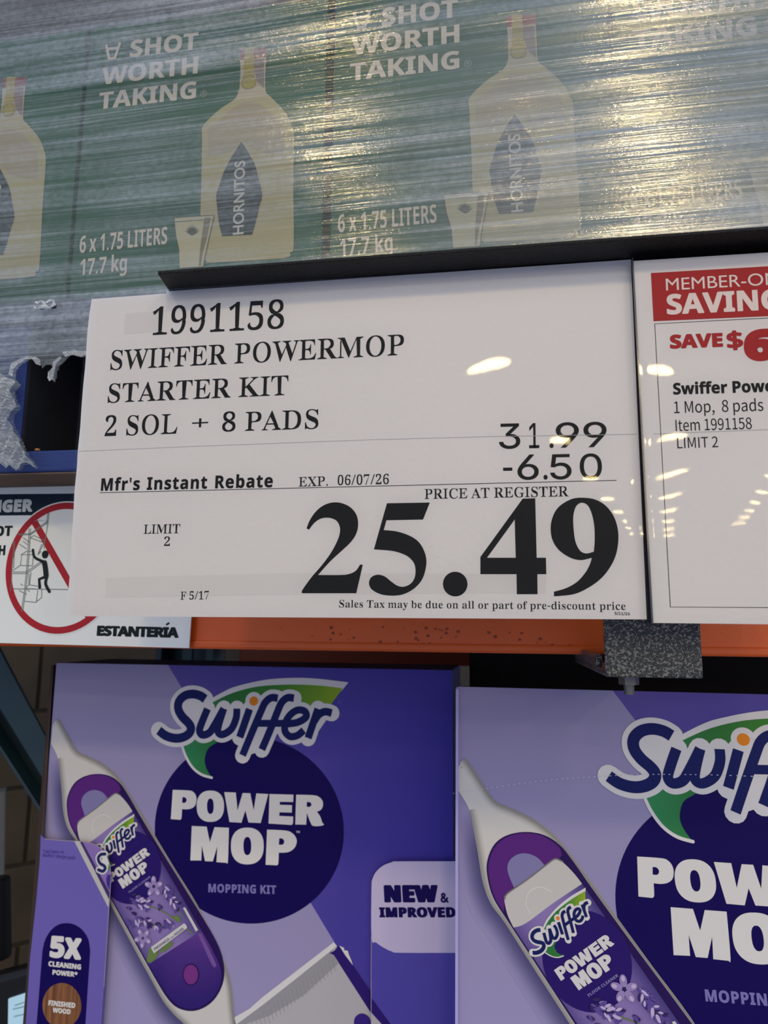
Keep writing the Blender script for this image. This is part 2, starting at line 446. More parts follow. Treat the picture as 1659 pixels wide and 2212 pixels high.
mb = MB(); mb.box(X0, X1, PD + .83, PD + .93, zlo, zlt); o = mb.obj('bottom_board', blue, pal); bevel(o, .002)
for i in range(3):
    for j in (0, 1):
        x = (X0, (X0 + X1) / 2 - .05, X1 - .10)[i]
        mb = MB(); mb.box(x, x + .10, PD + .004 + .82 * j, PD + .104 + .82 * j, zlt, zhb); o = mb.obj('block', shaded_m, pal); bevel(o, .002)
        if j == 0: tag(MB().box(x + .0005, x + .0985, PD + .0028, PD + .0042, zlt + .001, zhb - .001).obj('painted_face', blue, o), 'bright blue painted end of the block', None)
for i in range(8):
    y = PD + i * .118
    mb = MB(); mb.box(X0, X1, y, y + .095, zhb, zhi); o = mb.obj('deck_board', slate, pal); bevel(o, .002)
V = []
mb = MB().rod(at(81, 974, PD + .012), at(81, 970, PD + .012), .0022, 8).obj('wood_chip', mat('wood_chip', (190, 130, 80)), pal)

# ------------------------------------------------------------------ green drink cartons
CD = .55
cs = flat(CD)
green = mat('green_carton', (34, 92, 66), rough=.55, noise=(30, .08), spec=.35, k=1.0)
green2 = mat('green_carton_side', (26, 72, 54), rough=.6)
zc0 = zhi + .001; zc1 = at(0, 88, CD)[2]
z4 = Z(160, 60, 5.184); z5 = Z(400, 80, 4.097); z6 = Z(150, 440, 4.74)
Aref = cs.uv(z4(345, 190))[0]; Cref = cs.uv((761, 64))[0]; period = float(Cref - Aref)
seam = float(cs.uv((176, 300))[0])
cream = ink(205, 196, 180, 1.2)
def carton_print(t, sh):
    U = sh.uv
    p = Print()
    T_px(p, sh, 'SHOT', 'bold', (280.3, 124.5), (427, 107), (280.3, 88.5), bold=.02)
    T_px(p, sh, 'WORTH', 'bold', (219.5, 184), (427, 159), (219.5, 148), bold=.02)
    T_px(p, sh, 'TAKING', 'bold', (213, 237), (423.5, 212.5), (213, 201.5), bold=.02)
    for a, b in (((362, 190), (395, 355)), ((517, 168), (455, 352))): p.stroke([U(z4(*a)), U(z4(*b))], .0024, cap=False)
    p.stroke([U(z4(383, 350)), U(z4(467, 340))], .0027, cap=False); p.stroke([U(z4(370, 243)), U(z4(500, 228))], .0024, cap=False)
    T_px(p, sh, '6 x 1.75 LITERS', 'bold', (172, 547), (361, 527), (172, 511), bold=.0)
    T_px(p, sh, '17.7 kg', 'bold', (173, 595), (274, 584), (173, 561), bold=.0)
    p.lay(sh, 'cream_lettering', cream, t)
    p = Print(); c = U(z4(1452, 740)); r = 8.3 * CD / F
    p.stroke(ell(c, r, r), .0005, closed=True)
    T_px(p, sh, 'R', 'inter', z4(1437, 760), z4(1468, 756), z4(1435, 722), bold=.02); p.lay(sh, 'registered_mark', ink(150, 165, 150), t)
    # bottle picture
    L = [(487, 110), (488, 205), (490, 300), (484, 440), (470, 500), (430, 560), (300, 650), (160, 790), (152, 900), (145, 1300), (135, 1640), (140, 1900), (200, 2000), (860, 1960), (930, 1910), (962, 1840), (958, 1300), (965, 900), (945, 790), (880, 660), (760, 535), (713, 480), (712, 300), (716, 180), (716, 98)]
    p = Print(); p.poly(catmull([U(z5(*q)) for q in L], True, 4))
    cy = U(z5(0, 600))[1]
    p.lay(sh, 'bottle_picture', grad_mat(), t, 2, lambda u, v: rgb(190, 180, 152) if v > cy else rgb(182, 174, 130))
    p = Print(); p.poly(catmull([U(z5(*q)) for q in [(200, 820), (330, 720), (480, 600), (640, 590), (790, 700), (880, 830), (870, 1040), (640, 1010), (500, 900), (400, 1020), (210, 1060)]], True, 4))
    p.lay(sh, 'glass_shade', ink(168, 156, 128, 1.1), t, 3)
    p = Print(); p.poly([U(z5(*q)) for q in [(487, 112), (716, 96), (720, 180), (488, 206)]]); p.lay(sh, 'red_cap', ink(135, 62, 55, 1.1), t, 3)
    p = Print(); p.poly([U(z5(*q)) for q in [(615, 200), (700, 195), (700, 460), (640, 400), (612, 300)]]); p.lay(sh, 'neck_shade', ink(140, 125, 120, 1.1), t, 3)
    p = Print(); p.poly([U(z5(*q)) for q in [(530, 100), (612, 96), (610, 340), (632, 380), (628, 430), (600, 460), (525, 460), (498, 430), (498, 385), (522, 340)]]); p.lay(sh, 'gold_neck_strip', ink(170, 156, 84, 1.1), t, 4)
    p = Print()
    for k in range(5): p.stroke([U(z5(538 + k * 15, 105)), U(z5(537 + k * 15, 235))], .00025, cap=False)
    c = U(z5(565, 405)); p.stroke(ell(c, .0062, .0062), .0004, closed=True); p.lay(sh, 'neck_strip_lines', ink(140, 120, 50), t, 5)
    p = Print(); p.poly(catmull([U(z5(*q)) for q in [(500, 930), (455, 1000), (400, 1090), (345, 1200), (310, 1300), (278, 1400), (285, 1500), (300, 1640), (330, 1765), (595, 1752), (625, 1650), (660, 1500), (685, 1400), (655, 1270), (625, 1150), (570, 1040)]], True, 3)); p.lay(sh, 'bottle_label', ink(46, 58, 58), t, 4)
    p = Print(); T_px(p, sh, 'HORNITOS', 'plain', z5(520, 1748), z5(535, 1098), z5(425, 1745), bold=.03); p.lay(sh, 'label_lettering', ink(190, 190, 180), t, 5)
    # shot glass
    p = Print(); p.poly([U(z6(*q)) for q in [(1078, 152), (1488, 128), (1420, 400), (1372, 648), (1135, 664), (1130, 480), (1095, 330)]]); p.lay(sh, 'shot_glass_picture', ink(188, 182, 146, 1.1), t, 6)
    p = Print()
    for q in ([(1078, 152), (1095, 330), (1130, 490)], [(1488, 128), (1440, 330), (1390, 560), (1378, 640)], [(1078, 152), (1280, 136), (1488, 128)], [(1085, 195), (1280, 180), (1470, 170)]): p.stroke([U(z6(*a)) for a in q], .0006)
    for k in range(9):
        a = -1.1 + k * .275; sa, ca = math.sin(a), math.cos(a); p.poly([U(z6(1262, 335)), U(z6(1262 + 42 * sa - 9 * ca, 330 - 58 * ca - 9 * sa)), U(z6(1262 + 84 * sa, 330 - 112 * ca)), U(z6(1262 + 42 * sa + 9 * ca, 330 - 58 * ca + 9 * sa))])
    p.lay(sh, 'glass_outline', ink(70, 76, 60), t, 7)
    p = Print(); p.poly(catmull([U(z6(*q)) for q in [(1390, 150), (1450, 150), (1420, 330), (1370, 520), (1352, 640), (1330, 640), (1350, 420)]], True, 3)); p.lay(sh, 'glass_shadow', ink(120, 112, 90), t, 7)
names = ['green drink carton at the far left edge, only its bottle picture in view', 'green drink carton with the clearest three-line slogan, behind the film above the price sign',
         'green drink carton behind the brightest glare in the middle of the film', 'green drink carton at the right edge, almost lost in the glare']
for i in range(4):
    x0 = seam + (i - 1) * period; x1 = x0 + period - (.0065 if i == 1 else .0035)
    t = thing('drink_carton', (x0, CD, zc0), names[i], 'carton', 'green drink cartons wrapped on the pallet')
    mb = MB(); mb.box(x0, x1, CD, CD + .26, zc0, zc1); o = mb.obj('carton_body', green, t); bevel(o, .0015)
    sh = Sheet((-(i - 1) * period, CD, EZ), (1, 0, 0), (0, 0, 1))
    # same artwork, shifted by one carton each
    class Shifted(Sheet):
        pass
    s2 = Shifted((0, CD, EZ), (1, 0, 0), (0, 0, 1)); dx = (i - 1) * period
    s2.P = (lambda u, v, n=0.0, dx=dx: np.array([u + dx, CD - n - .0002, EZ + v]))
    carton_print(t, s2)
# grey trays stacked on top
for i in range(3):
    tw_ = period * 4 / 3; xa = seam - period + i * tw_
    t = thing('cardboard_tray', (xa, CD, zc1), ['dark grey tray at the top left corner, on the green cartons', 'dark grey tray at the top middle, hidden by film glare', 'dark grey tray at the top right, over the last green carton'][i], 'tray', 'grey trays above the green cartons')
    mb = MB(); mb.box(xa, xa + tw_ - .006, CD + .002, CD + .3, zc1 + .001, zc1 + .12); o = mb.obj('tray_body', mat('grey_tray', (70, 68, 72), rough=.7, noise=(60, .3), bump=(80, .4)), t); bevel(o, .002)

# ------------------------------------------------------------------ stretch film round the pallet load
_f = flat(.532); _p, _q = _f.uv((0, 212)), _f.uv((430, 166)); _sl = (_q[1] - _p[1]) / (_q[0] - _p[0]); BAND = (float(_sl), float(_p[1] - _sl * _p[0] + EZ - zc0))
def film_material(name, haze=(.03, .56), relief=.0008, body=(.38, .43, .41, 1)):
    m = bpy.data.materials.new(name); m.use_nodes = True; nt = m.node_tree; nt.nodes.clear(); N = nt.nodes.new; L = nt.links.new
    out = N('ShaderNodeOutputMaterial'); tc = N('ShaderNodeTexCoord')
    def noise(scale, sc, det=3, rot=.045, rgh=.5):
        mp = N('ShaderNodeMapping'); mp.inputs['Rotation'].default_value = (0, rot, 0); mp.inputs['Scale'].default_value = sc
        n = N('ShaderNodeTexNoise'); n.inputs['Scale'].default_value = scale; n.inputs['Detail'].default_value = det; n.inputs['Roughness'].default_value = rgh
        L(tc.outputs['Object'], mp.inputs['Vector']); L(mp.outputs[0], n.inputs['Vector']); return n.outputs['Fac']
    def rng(x, a, b, c, d):
        r = N('ShaderNodeMapRange'); r.inputs[1].default_value = a; r.inputs[2].default_value = b; r.inputs[3].default_value = c; r.inputs[4].default_value = d; L(x, r.inputs[0]); return r.outputs[0]
    def mth(op, a, b):
        r = N('ShaderNodeMath'); r.operation = op
        for i, x in enumerate((a, b)):
            if isinstance(x, (int, float)): r.inputs[i].default_value = x
            else: L(x, r.inputs[i])
        return r.outputs[0]
    fine = noise(1, (4, 4, 1500), 2, .06); mid = noise(1, (2.5, 2.5, 330), 4, .05, .65); big = noise(1, (1.0, 1.0, 42), 4, .065, .6); cloud = noise(9, (1, 1, 1), 4); grit = noise(500, (1, 1, 1.6), 2)
    mott = noise(190, (1, .5, 1.3), 5, .05, .7)
    patch = noise(3.2, (1, 1, 2.2), 2, .06)
    sx = N('ShaderNodeSeparateXYZ'); L(tc.outputs['Object'], sx.inputs[0])
    wraps = rng(sx.outputs['X'], -.12, .10, .0, 1.0)        # more turns of film overlap towards the right
    h = mth('ADD', mth('MULTIPLY', rng(mid, .42, .68, 0, 1), .40), mth('MULTIPLY', rng(big, .40, .64, 0, 1), .50))
    h = mth('ADD', h, mth('MULTIPLY', rng(fine, .54, .68, 0, 1), .34)); h = mth('MULTIPLY', mth('MULTIPLY', h, rng(mott, .3, .7, .62, 1.38)), rng(cloud, .3, .7, .6, 1.15)); h = mth('MULTIPLY', h, rng(patch, .35, .65, .55, 1.25))
    hz = mth('ADD', rng(h, .12, .95, haze[0], haze[1]), mth('MULTIPLY', wraps, .21))
    # lower edge of one turn of film: below this line there is a layer more
    lz = mth('ADD', sx.outputs['Z'], mth('MULTIPLY', sx.outputs['X'], -BAND[0])); hz = mth('ADD', hz, mth('MULTIPLY', mth('LESS_THAN', lz, BAND[1]), .10))
    f2 = noise(1, (3.5, 3.5, 900), 2, .055); m2_ = noise(1, (2.2, 2.2, 210), 3, .05); b2_ = noise(1, (1.1, 1.1, 34), 3, .06); gr2 = noise(420, (1, 1, 1.4), 2)
    hh = mth('ADD', mth('MULTIPLY', f2, .42), mth('ADD', mth('MULTIPLY', m2_, 1.0), mth('MULTIPLY', b2_, 3.5)))
    hh = mth('ADD', hh, mth('MULTIPLY', gr2, .11))
    bp = N('ShaderNodeBump'); bp.inputs['Strength'].default_value = 1.0; bp.inputs['Distance'].default_value = relief; L(hh, bp.inputs['Height'])
    tr = N('ShaderNodeBsdfTransparent'); df = N('ShaderNodeBsdfDiffuse'); df.inputs[0].default_value = body
    g1 = N('ShaderNodeBsdfGlossy'); g1.inputs['Roughness'].default_value = .09; g2 = N('ShaderNodeBsdfGlossy'); g2.inputs['Roughness'].default_value = .34
    for g in (g1, g2, df): L(bp.outputs[0], g.inputs['Normal'])
    gl = N('ShaderNodeMixShader'); gl.inputs[0].default_value = .3; L(g1.outputs[0], gl.inputs[1]); L(g2.outputs[0], gl.inputs[2])
    m1 = N('ShaderNodeMixShader'); L(hz, m1.inputs[0]); L(tr.outputs[0], m1.inputs[1]); L(df.outputs[0], m1.inputs[2])
    m2 = N('ShaderNodeMixShader'); L(mth('ADD', rng(h, .1, .95, .03, .44), mth('MULTIPLY', wraps, .12)), m2.inputs[0]); L(m1.outputs[0], m2.inputs[1]); L(gl.outputs[0], m2.inputs[2])
    L(m2.outputs[0], out.inputs[0]); return m
FD = .532
HOLE = [(262, 768), (225, 762), (187, 770), (172, 768), (157, 766), (148, 768), (137, 780), (124, 790), (122, 805), (116, 823), (111, 822), (109, 808), (113, 795), (108, 786), (101, 785), (95, 788), (89, 793), (84, 783), (78, 775), (63, 775), (46, 782), (38, 790), (33, 798), (31, 808), (29, 818), (40, 830), (27, 842), (32, 862), (41, 880), (27, 893), (24, 905), (32, 925), (45, 950), (58, 978), (82, 1012), (62, 1000), (50, 1004), (42, 1016), (24, 1000), (10, 985), (-20, 975), (-40, 1100), (262, 1100)]
HOLES2 = [[(80, 660), (88, 656), (98, 656), (96, 662), (86, 668), (80, 666)], [(104, 660), (112, 653), (120, 656), (118, 663), (110, 666)]]
fs = flat(FD)
hp = [tuple(fs.uv(p)) for p in HOLE]; hp2 = [[tuple(fs.uv(p)) for p in q] for q in HOLES2]
bx0, by0 = min(p[0] for p in hp), min(p[1] for p in hp); bx1, by1 = max(p[0] for p in hp), max(p[1] for p in hp)
su0, su1 = seam - period - .004, seam + 3 * period; sv0, sv1 = fs.uv((700, 1015))[1], zc1 + .121 - EZ
nx, nz = 640, 400
us = np.linspace(su0, su1, nx); vs = np.linspace(sv0, sv1, nz)
def hill(u, v):   # slack and ridges of the film, metres towards the aisle
    s = v - u * .05
    return (.0006 * math.sin(s * 95 + 2 * math.sin(u * 5)) + .0003 * math.sin(s * 260 + 3 * math.sin(u * 3 + 1)) + .0014 * math.sin(u * 9 + 1.2) + .0005 * math.sin(u * 23 + s * 31)) + .022 * (u + .34)
V = [fs.P(u, v, hill(u, v)) for v in vs for u in us]; Fc = []
for j in range(nz - 1):
    for i in range(nx - 1):
        c = ((us[i] + us[i + 1]) / 2, (vs[j] + vs[j + 1]) / 2)
        if bx0 < c[0] < bx1 and by0 < c[1] < by1 + .06:
            if inside(c, hp) or inside(c, hp2[0]) or inside(c, hp2[1]): continue
        a = j * nx + i; Fc.append((a, a + 1, a + nx + 1, a + nx))
film = thing('stretch_film', (0, FD, zc0), 'clear stretch film wound round the green cartons, streaked with glare and torn at lower left', 'plastic film')
fo = obj('film_sheet', V, Fc, film_material('stretch_film'), film, smooth=True)
crm = film_material('crumpled_film', (.30, .85), .0012, (.74, .79, .82, 1))
def tatter(pts, amp, seed, ud=9):
    """crumpled loose film inside an outline, pushed out of the plane"""
    rg = random.Random(seed); lp = [fs.uv(p) for p in pts]
    x0, x1 = min(p[0] for p in lp), max(p[0] for p in lp); y0, y1 = min(p[1] for p in lp), max(p[1] for p in lp)
    st = .0011; V = [tuple(p) for p in lp]; k = len(V)
    E = [(i, (i + 1) % k) for i in range(k)]
    y = y0
    while y < y1:
        x = x0
        while x < x1:
            q = (x + rg.uniform(-.3, .3) * st, y + rg.uniform(-.3, .3) * st)
            if inside(q, [tuple(p) for p in lp]): V.append(q)
            x += st
        y += st
    r = delaunay_2d_cdt([Vector(v) * 10 for v in V], E, [], 1, 1e-6)
    W_ = [fs.P(v.x / 10, v.y / 10, .003 + amp * (rg.random() - .3 + .6 * math.sin(v.x * 60 - v.y * 25) )) for v in r[0]]
    return W_, [tuple(f) for f in r[2]]
for i, (pts, amp) in enumerate((
    ([(-12, 812), (6, 808), (18, 818), (34, 822), (42, 832), (26, 846), (34, 862), (44, 882), (28, 896), (24, 908), (36, 934), (50, 958), (62, 984), (84, 1014), (64, 1001), (54, 1006), (44, 1018), (30, 1002), (24, 1012), (8, 990), (-12, 975)], .0032),
    ([(0, 985), (14, 978), (28, 992), (42, 1012), (38, 1018), (24, 1004), (20, 1014), (6, 1000), (-12, 992)], .002),
    ([(120, 782), (134, 772), (140, 778), (128, 792), (124, 806), (122, 820), (114, 828), (107, 822), (108, 806), (116, 796)], .0018),
    ([(28, 790), (50, 776), (64, 772), (80, 772), (92, 780), (92, 792), (84, 790), (74, 778), (60, 781), (44, 788), (34, 802), (32, 816), (24, 812)], .0012),
    ([(140, 764), (165, 758), (200, 762), (262, 760), (262, 770), (200, 772), (180, 774), (160, 770), (146, 774)], .0010),
    ([(76, 668), (82, 654), (94, 651), (104, 656), (112, 648), (122, 652), (126, 662), (114, 670), (104, 668), (92, 672)], .0012))):
    W_, F_ = tatter(pts, amp, 11 + i)
    if i == 5:
        F_ = [f for f in F_ if not any(inside(tuple((np.array(fs_uv))), h) for h in hp2 for fs_uv in [np.mean([(W_[q] - fs.O)[[0, 2]] for q in f], axis=0)])]
    obj('torn_edge', W_, F_, crm, film)

# boxes added behind the pallet load to block light from the rear
blocker_m = mat('blocker_board', (40, 30, 24), rough=.9, noise=(20, .1))
for i, (a, b_, y0_, y1_, z0_, z1_, lb) in enumerate(((-1.0, .05, 1.52, 1.7, zt + .002, zt + .6, 'brown box added deep behind the blue pallet to block back light, left one'), (.06, 1.1, 1.52, 1.7, zt + .002, zt + .6, 'brown box added deep behind the blue pallet to block back light, right one'))):
    t = thing('added_dark_box', ((a + b_) / 2, y0_, z0_), lb, 'carton', 'added light-blocking boxes behind the pallet')
    o = MB().box(a, b_, y0_, y1_, z0_, z1_).obj('carton_body', blocker_m, t); bevel(o, .003)
# ------------------------------------------------------------------ price sign
SD = .42
rz = at(362, 629, .421)[2]; ZT = rz - EZ - .0006
clipz = lambda P: [(float(p[0]), min(float(p[1]), ZT)) for p in P]
s1 = flat(SD); s2_ = flat(.415)
za = Z(140, 580, 1.929); zb5 = Z(140, 1040, 2.5136); zc6 = Z(780, 1000, 2.592); z3 = Z(0, 580, 3.95)
paper = mat('white_paper', (232, 230, 232), rough=.55, noise=(3, .015), bump=(260, .25))
toner = mat('black_toner', (26, 26, 26), rough=.5, spec=.1, noise=(900, .25))
def plastic(name, rough, haze, bmp, scale, ior=1.26):
    m = bpy.data.materials.new(name); m.use_nodes = True; nt = m.node_tree; nt.nodes.clear(); N = nt.nodes.new; L = nt.links.new
    out = N('ShaderNodeOutputMaterial'); tr = N('ShaderNodeBsdfTransparent'); gl = N('ShaderNodeBsdfGlossy'); gl.inputs['Roughness'].default_value = rough
    tc = N('ShaderNodeTexCoord'); n = N('ShaderNodeTexNoise'); n.inputs['Scale'].default_value = scale; n.inputs['Detail'].default_value = 3
    n.inputs['Distortion'].default_value = .4
    L(tc.outputs['Object'], n.inputs['Vector']); bp = N('ShaderNodeBump'); bp.inputs['Strength'].default_value = 1; bp.inputs['Distance'].default_value = bmp; L(n.outputs['Fac'], bp.inputs['Height'])
    L(bp.outputs[0], gl.inputs['Normal'])
    fr = N('ShaderNodeFresnel'); fr.inputs['IOR'].default_value = ior; L(bp.outputs[0], fr.inputs['Normal'])
    mx = N('ShaderNodeMixShader'); L(fr.outputs[0], mx.inputs[0]); L(tr.outputs[0], mx.inputs[1]); L(gl.outputs[0], mx.inputs[2])
    m2 = N('ShaderNodeMixShader'); m2.inputs[0].default_value = haze; df = N('ShaderNodeBsdfDiffuse'); df.inputs[0].default_value = (.8, .82, .86, 1)
    L(mx.outputs[0], m2.inputs[1]); L(df.outputs[0], m2.inputs[2]); L(m2.outputs[0], out.inputs[0]); return m
sleeve = plastic('clear_sleeve', .022, .0, .0002, 7)
def card(name, sh, pts, m, parent, th=.0004, n=0.0):
    """thin solid sheet with a traced edge"""
    V, Fc = fill([pts]); k = len(V)
    VV = [sh.P(u, v, n) for u, v in V] + [sh.P(u, v, n - th) for u, v in V]; FF = []
    for f in Fc:
        a, b, c = (VV[i] for i in f)
        if np.dot(np.cross(b - a, c - a), sh.N) < 0: f = f[::-1]
        FF += [f, tuple(i + k for i in f[::-1])]
    n2 = len(pts); kk = len(VV)
    VV += [sh.P(u, v, n) for u, v in pts] + [sh.P(u, v, n - th) for u, v in pts]
    FF += [(kk + i, kk + (i + 1) % n2, kk + n2 + (i + 1) % n2, kk + n2 + i) for i in range(n2)]
    return obj(name, VV, FF, m, parent)
ps = thing('price_sign', (float(s1.uv((770, 1335))[0]), SD, EZ + float(s1.uv((770, 1335))[1])), 'large white price sign reading 25.49 in a clear sleeve, hanging from the black rail', 'price sign')
left = [(198, 646), (193, 680), (189, 715), (187, 745), (184, 790), (180, 830), (176, 880), (173, 925), (168, 975), (166, 1010), (161, 1060), (159, 1100), (156, 1150), (154, 1185), (154, 1210), (150, 1250), (147, 1290), (146, 1331)]
edge = catmull([s1.uv(p) for p in left], False, 4) + [s1.uv(p) for p in [(1397, 1338), (1362, 545), (360, 612), (360, 634)]]
card('paper', s1, clipz(edge), paper, ps)
sl = [s1.uv(p) for p in [(197, 640), (362, 626), (362, 600), (1365, 540), (1400, 1340), (144.5, 1333.5), (158, 1080), (186, 740)]]
T = Print()
D2 = [(1290, 607), (1290, 590), (1340, 520), (1400, 450), (1450, 380), (1485, 310), (1495, 265), (1488, 232), (1468, 208), (1430, 197), (1390, 202), (1355, 225), (1326, 262), (1313, 255), (1330, 212), (1362, 165), (1402, 132), (1450, 115), (1500, 117), (1550, 140), (1583, 180), (1593, 232), (1582, 285), (1552, 330), (1505, 375), (1440, 435), (1375, 508), (1500, 508), (1545, 502), (1580, 485), (1604, 451), (1618, 453), (1583, 607)]
D5 = [(145, 226), (385, 222), (347, 317), (142, 321), (127, 376), (200, 384), (270, 407), (320, 440), (352, 490), (366, 550), (355, 620), (330, 670), (285, 712), (230, 737), (170, 743), (110, 735), (62, 710), (45, 680), (50, 650), (70, 632), (100, 626), (135, 637), (170, 665), (205, 688), (240, 693), (275, 678), (297, 650), (305, 610), (298, 565), (270, 530), (230, 508), (170, 492), (72, 484)]
D4 = [(905, 200), (975, 198), (983, 531), (1035, 531), (1037, 623), (987, 623), (988, 735), (872, 735), (870, 623), (668, 623), (668, 527)]; D4h = [(860, 317), (866, 531), (705, 531)]
D9 = [(1240, 195), (1310, 205), (1370, 240), (1415, 300), (1437, 370), (1440, 440), (1425, 520), (1390, 590), (1340, 650), (1270, 700), (1190, 735), (1080, 747), (1080, 721), (1150, 700), (1210, 665), (1255, 615), (1280, 570), (1292, 531), (1230, 544), (1170, 530), (1110, 490), (1075, 440), (1062, 385), (1065, 330), (1085, 275), (1120, 235), (1180, 202)]
D9h = [(1240, 223), (1268, 237), (1290, 280), (1305, 350), (1308, 430), (1303, 497), (1260, 507), (1225, 490), (1200, 440), (1190, 370), (1188, 300), (1200, 250), (1218, 229)]
uc = lambda z, P, n=6: catmull([s1.uv(z(*p)) for p in P], True, n)
T.poly(uc(zb5, D2)); T.poly(uc(zc6, D5)); T.poly([s1.uv(zc6(*p)) for p in D4], [s1.uv(zc6(*p)) for p in D4h]); T.poly(uc(zc6, D9), uc(zc6, D9h))
T.poly(ell(s1.uv((983.3, 1261.6)), 25.6 * SD / F * 1.03, 25.6 * SD / F * 1.03))
o = T.lay(s1, 'large_price_digits', toner, ps, 1); tag(o, 'very large black digits of the sale price', None)
T = Print(); S = lambda *a, **k: T_px(T, s1, *a, **k)
S('1991158', 'serif+thin', za(360, 278), za(912, 249), za(364, 167))
S('SWIFFER POWERMOP', 'serif+thin', za(189, 423), za(1413, 360), za(185, 343))
S('STARTER KIT', 'serif+thin', za(178, 560), za(930, 527), za(174, 482))
S('2 SOL', 'serif+thin', za(165, 699), za(468, 688), za(162, 618))
S('+', 'serif+thin', za(528, 672), za(598, 669), za(527, 620), )
S('8 PADS', 'serif+thin', za(655, 680), za(1056, 667), za(652, 602))
S('EXP.', 'serif+thin', za(974, 909), za(1096, 905), za(974, 870))
S('06/07/26', 'serif+thin', za(1137, 903), za(1350, 898), za(1137, 863))
S('PRICE AT REGISTER', 'serif+thin', zc6(355, 202), zc6(1162, 187), zc6(354, 147))
S('LIMIT', 'serif+thin', zb5(428, 284), zb5(625, 281), zb5(428, 235)); S('2', 'serif+thin', zb5(538, 350), zb5(570, 350), zb5(538, 302))
S('F 5/17', 'serif+thin', zb5(628, 642), zb5(783, 640), zb5(628, 599))
S('Sales Tax may be due on all or part of pre-discount price', 'serif+thin', (732.5, 1312), (1352, 1317.5), (732.5, 1296.2))
T.lay(s1, 'serif_lettering', toner, ps, 1)
T = Print()
S("Mfr's Instant Rebate", 'bold', (217.8, 1060.5), (589, 1052.6), (216.6, 1033.5), bold=.02, space=1.08, wordspace=1.25)
T.stroke([s1.uv((216, 1064.5)), s1.uv((1331.7, 1037.6))], .00035, cap=False)
for s, xs, y0, y1, h in (('31.99', (1078, 1143, 1187, 1201, 1261), 969.5, 965.5, 54), ('-6.50', (1087, 1118, 1174, 1189, 1253), 1037, 1034, 54)):
    for i, c in enumerate(s):
        cw = {'3': 46, '1': 22, '.': 9, '9': 50, '-': 20, '6': 46, '5': 46, '0': 48}[c]; x = xs[i] + (0 if c != '.' else 0)
        yy = y0 + (y1 - y0) * (x - 1078) / 237
        S(c, 'inter', (x, yy), (x + cw, yy - cw * .017), (x - .5, yy - h), bold=.008)
S('5/11/26', 'inter', (1327.8, 1328.2), (1360.6, 1329), (1327.8, 1321.8), bold=.03)
T.lay(s1, 'sans_lettering', toner, ps, 1)
g = Print(); g.poly([s1.uv(p) for p in [(229, 1248), (620, 1238), (1180, 1240), (1180, 1281), (620, 1284), (228, 1291)]])
hz = plastic('tape_film', .2, .10, .0005, 60)
hz.node_tree.nodes['Diffuse BSDF'].inputs[0].default_value = (.45, .45, .46, 1)
g.lay(s1, 'tape_strip', ink(225, 223, 225, 1.0), ps, .5)
g = Print(); g.poly([s1.uv(p) for p in [(271, 677), (350, 672), (350, 715), (268, 722)]]); g.lay(s1, 'tape_patch', ink(224, 222, 224, 1.0), ps, .5)
g = Print(); g.stroke([s1.uv(p) for p in [(171, 975), (400, 965), (800, 950), (1060, 943), (1376, 938)]], .0003, cap=False)
g.lay(s1, 'fold_crease', ink(168, 168, 172), ps, 1)
def wavy(name, pts, amp, m, parent, sh, n, nn=90):
    u0, u1 = min(p[0] for p in pts), max(p[0] for p in pts); v0, v1 = min(p[1] for p in pts), max(p[1] for p in pts)
    V = [tuple(p) for p in pts]; k = len(V); E = [(i, (i + 1) % k) for i in range(k)]
    for a in np.linspace(u0, u1, nn):
        for b in np.linspace(v0, v1, nn // 2):
            if inside((a, b), V[:k]): V.append((a, b))
    r = delaunay_2d_cdt([Vector((float(a), float(b))) for a, b in V], E, [], 1, 1e-6)
    VV = [sh.P(v.x, v.y, n + amp * (math.sin(v.x * 31 + 1) * math.sin(v.y * 37 + v.x * 9) + .5 * math.sin(v.x * 83 + v.y * 41))) for v in r[0]]
    return obj(name, VV, [tuple(f) for f in r[2]], m, parent, smooth=True)
o = wavy('plastic_sleeve', clipz(sl), .00012, sleeve, ps, s1, .0022, 60); tag(o, 'clear glossy sleeve', None)

# ------------------------------------------------------------------ savings sign at the right edge
zr = Z(1340, 540, 4.608); zq = Z(1340, 980, 4.423); U2 = s2_.uv
ss = thing('savings_sign', (float(U2((1540, 1348))[0]), .415, EZ + float(U2((1540, 1348))[1])), 'white savings sign with red banner, in a clear sleeve at the right edge', 'sign')
def ext(a, b, x): return (x, a[1] + (b[1] - a[1]) * (x - a[0]) / (b[0] - a[0]))
XR = 1990
tr_ = ext((1367, 563.9), (1659, 545.4), XR); br_ = ext((1411, 1345.6), (1659, 1348.5), XR)
card('paper', s2_, clipz([U2(p) for p in [(1367, 563.9), tr_, br_, (1411, 1345.6)]]), paper, ss)
red = ink(168, 40, 42, 1.1)
p = Print(); p.poly([U2(q) for q in [(1406, 590), ext((1406, 590), (1659, 575.4), 1960), ext((1411.6, 694), (1659, 683), 1960), (1411.6, 694)]]); p.lay(s2_, 'red_banner', red, ss, 1)
p = Print()
T_px(p, s2_, 'MEMBER-ONLY', 'plain', (1438.7, 628), (1649, 616.6), (1438, 602.5), fit='MEMBER-O')
T_px(p, s2_, 'SAVINGS', 'bold', (1440.5, 680.3), (1638.4, 671), (1439, 636.5), fit='SAVIN', bold=.03)
p.lay(s2_, 'banner_lettering', ink(225, 215, 212, 1.2), ss, 2)
p = Print()
T_px(p, s2_, 'SAVE', 'bold', (1447.4, 753.6), (1562, 749.3), (1446.5, 723.6), bold=.05)
T_px(p, s2_, '$', 'bold', (1571, 755), (1606.5, 753), (1569.5, 717), bold=.05)
T_px(p, s2_, '6', 'bold', (1608.7, 781), (1678, 778), (1606, 713), bold=.07)
T_px(p, s2_, '50', 'bold', (1684, 745), (1748, 742), (1682, 708), bold=.06)
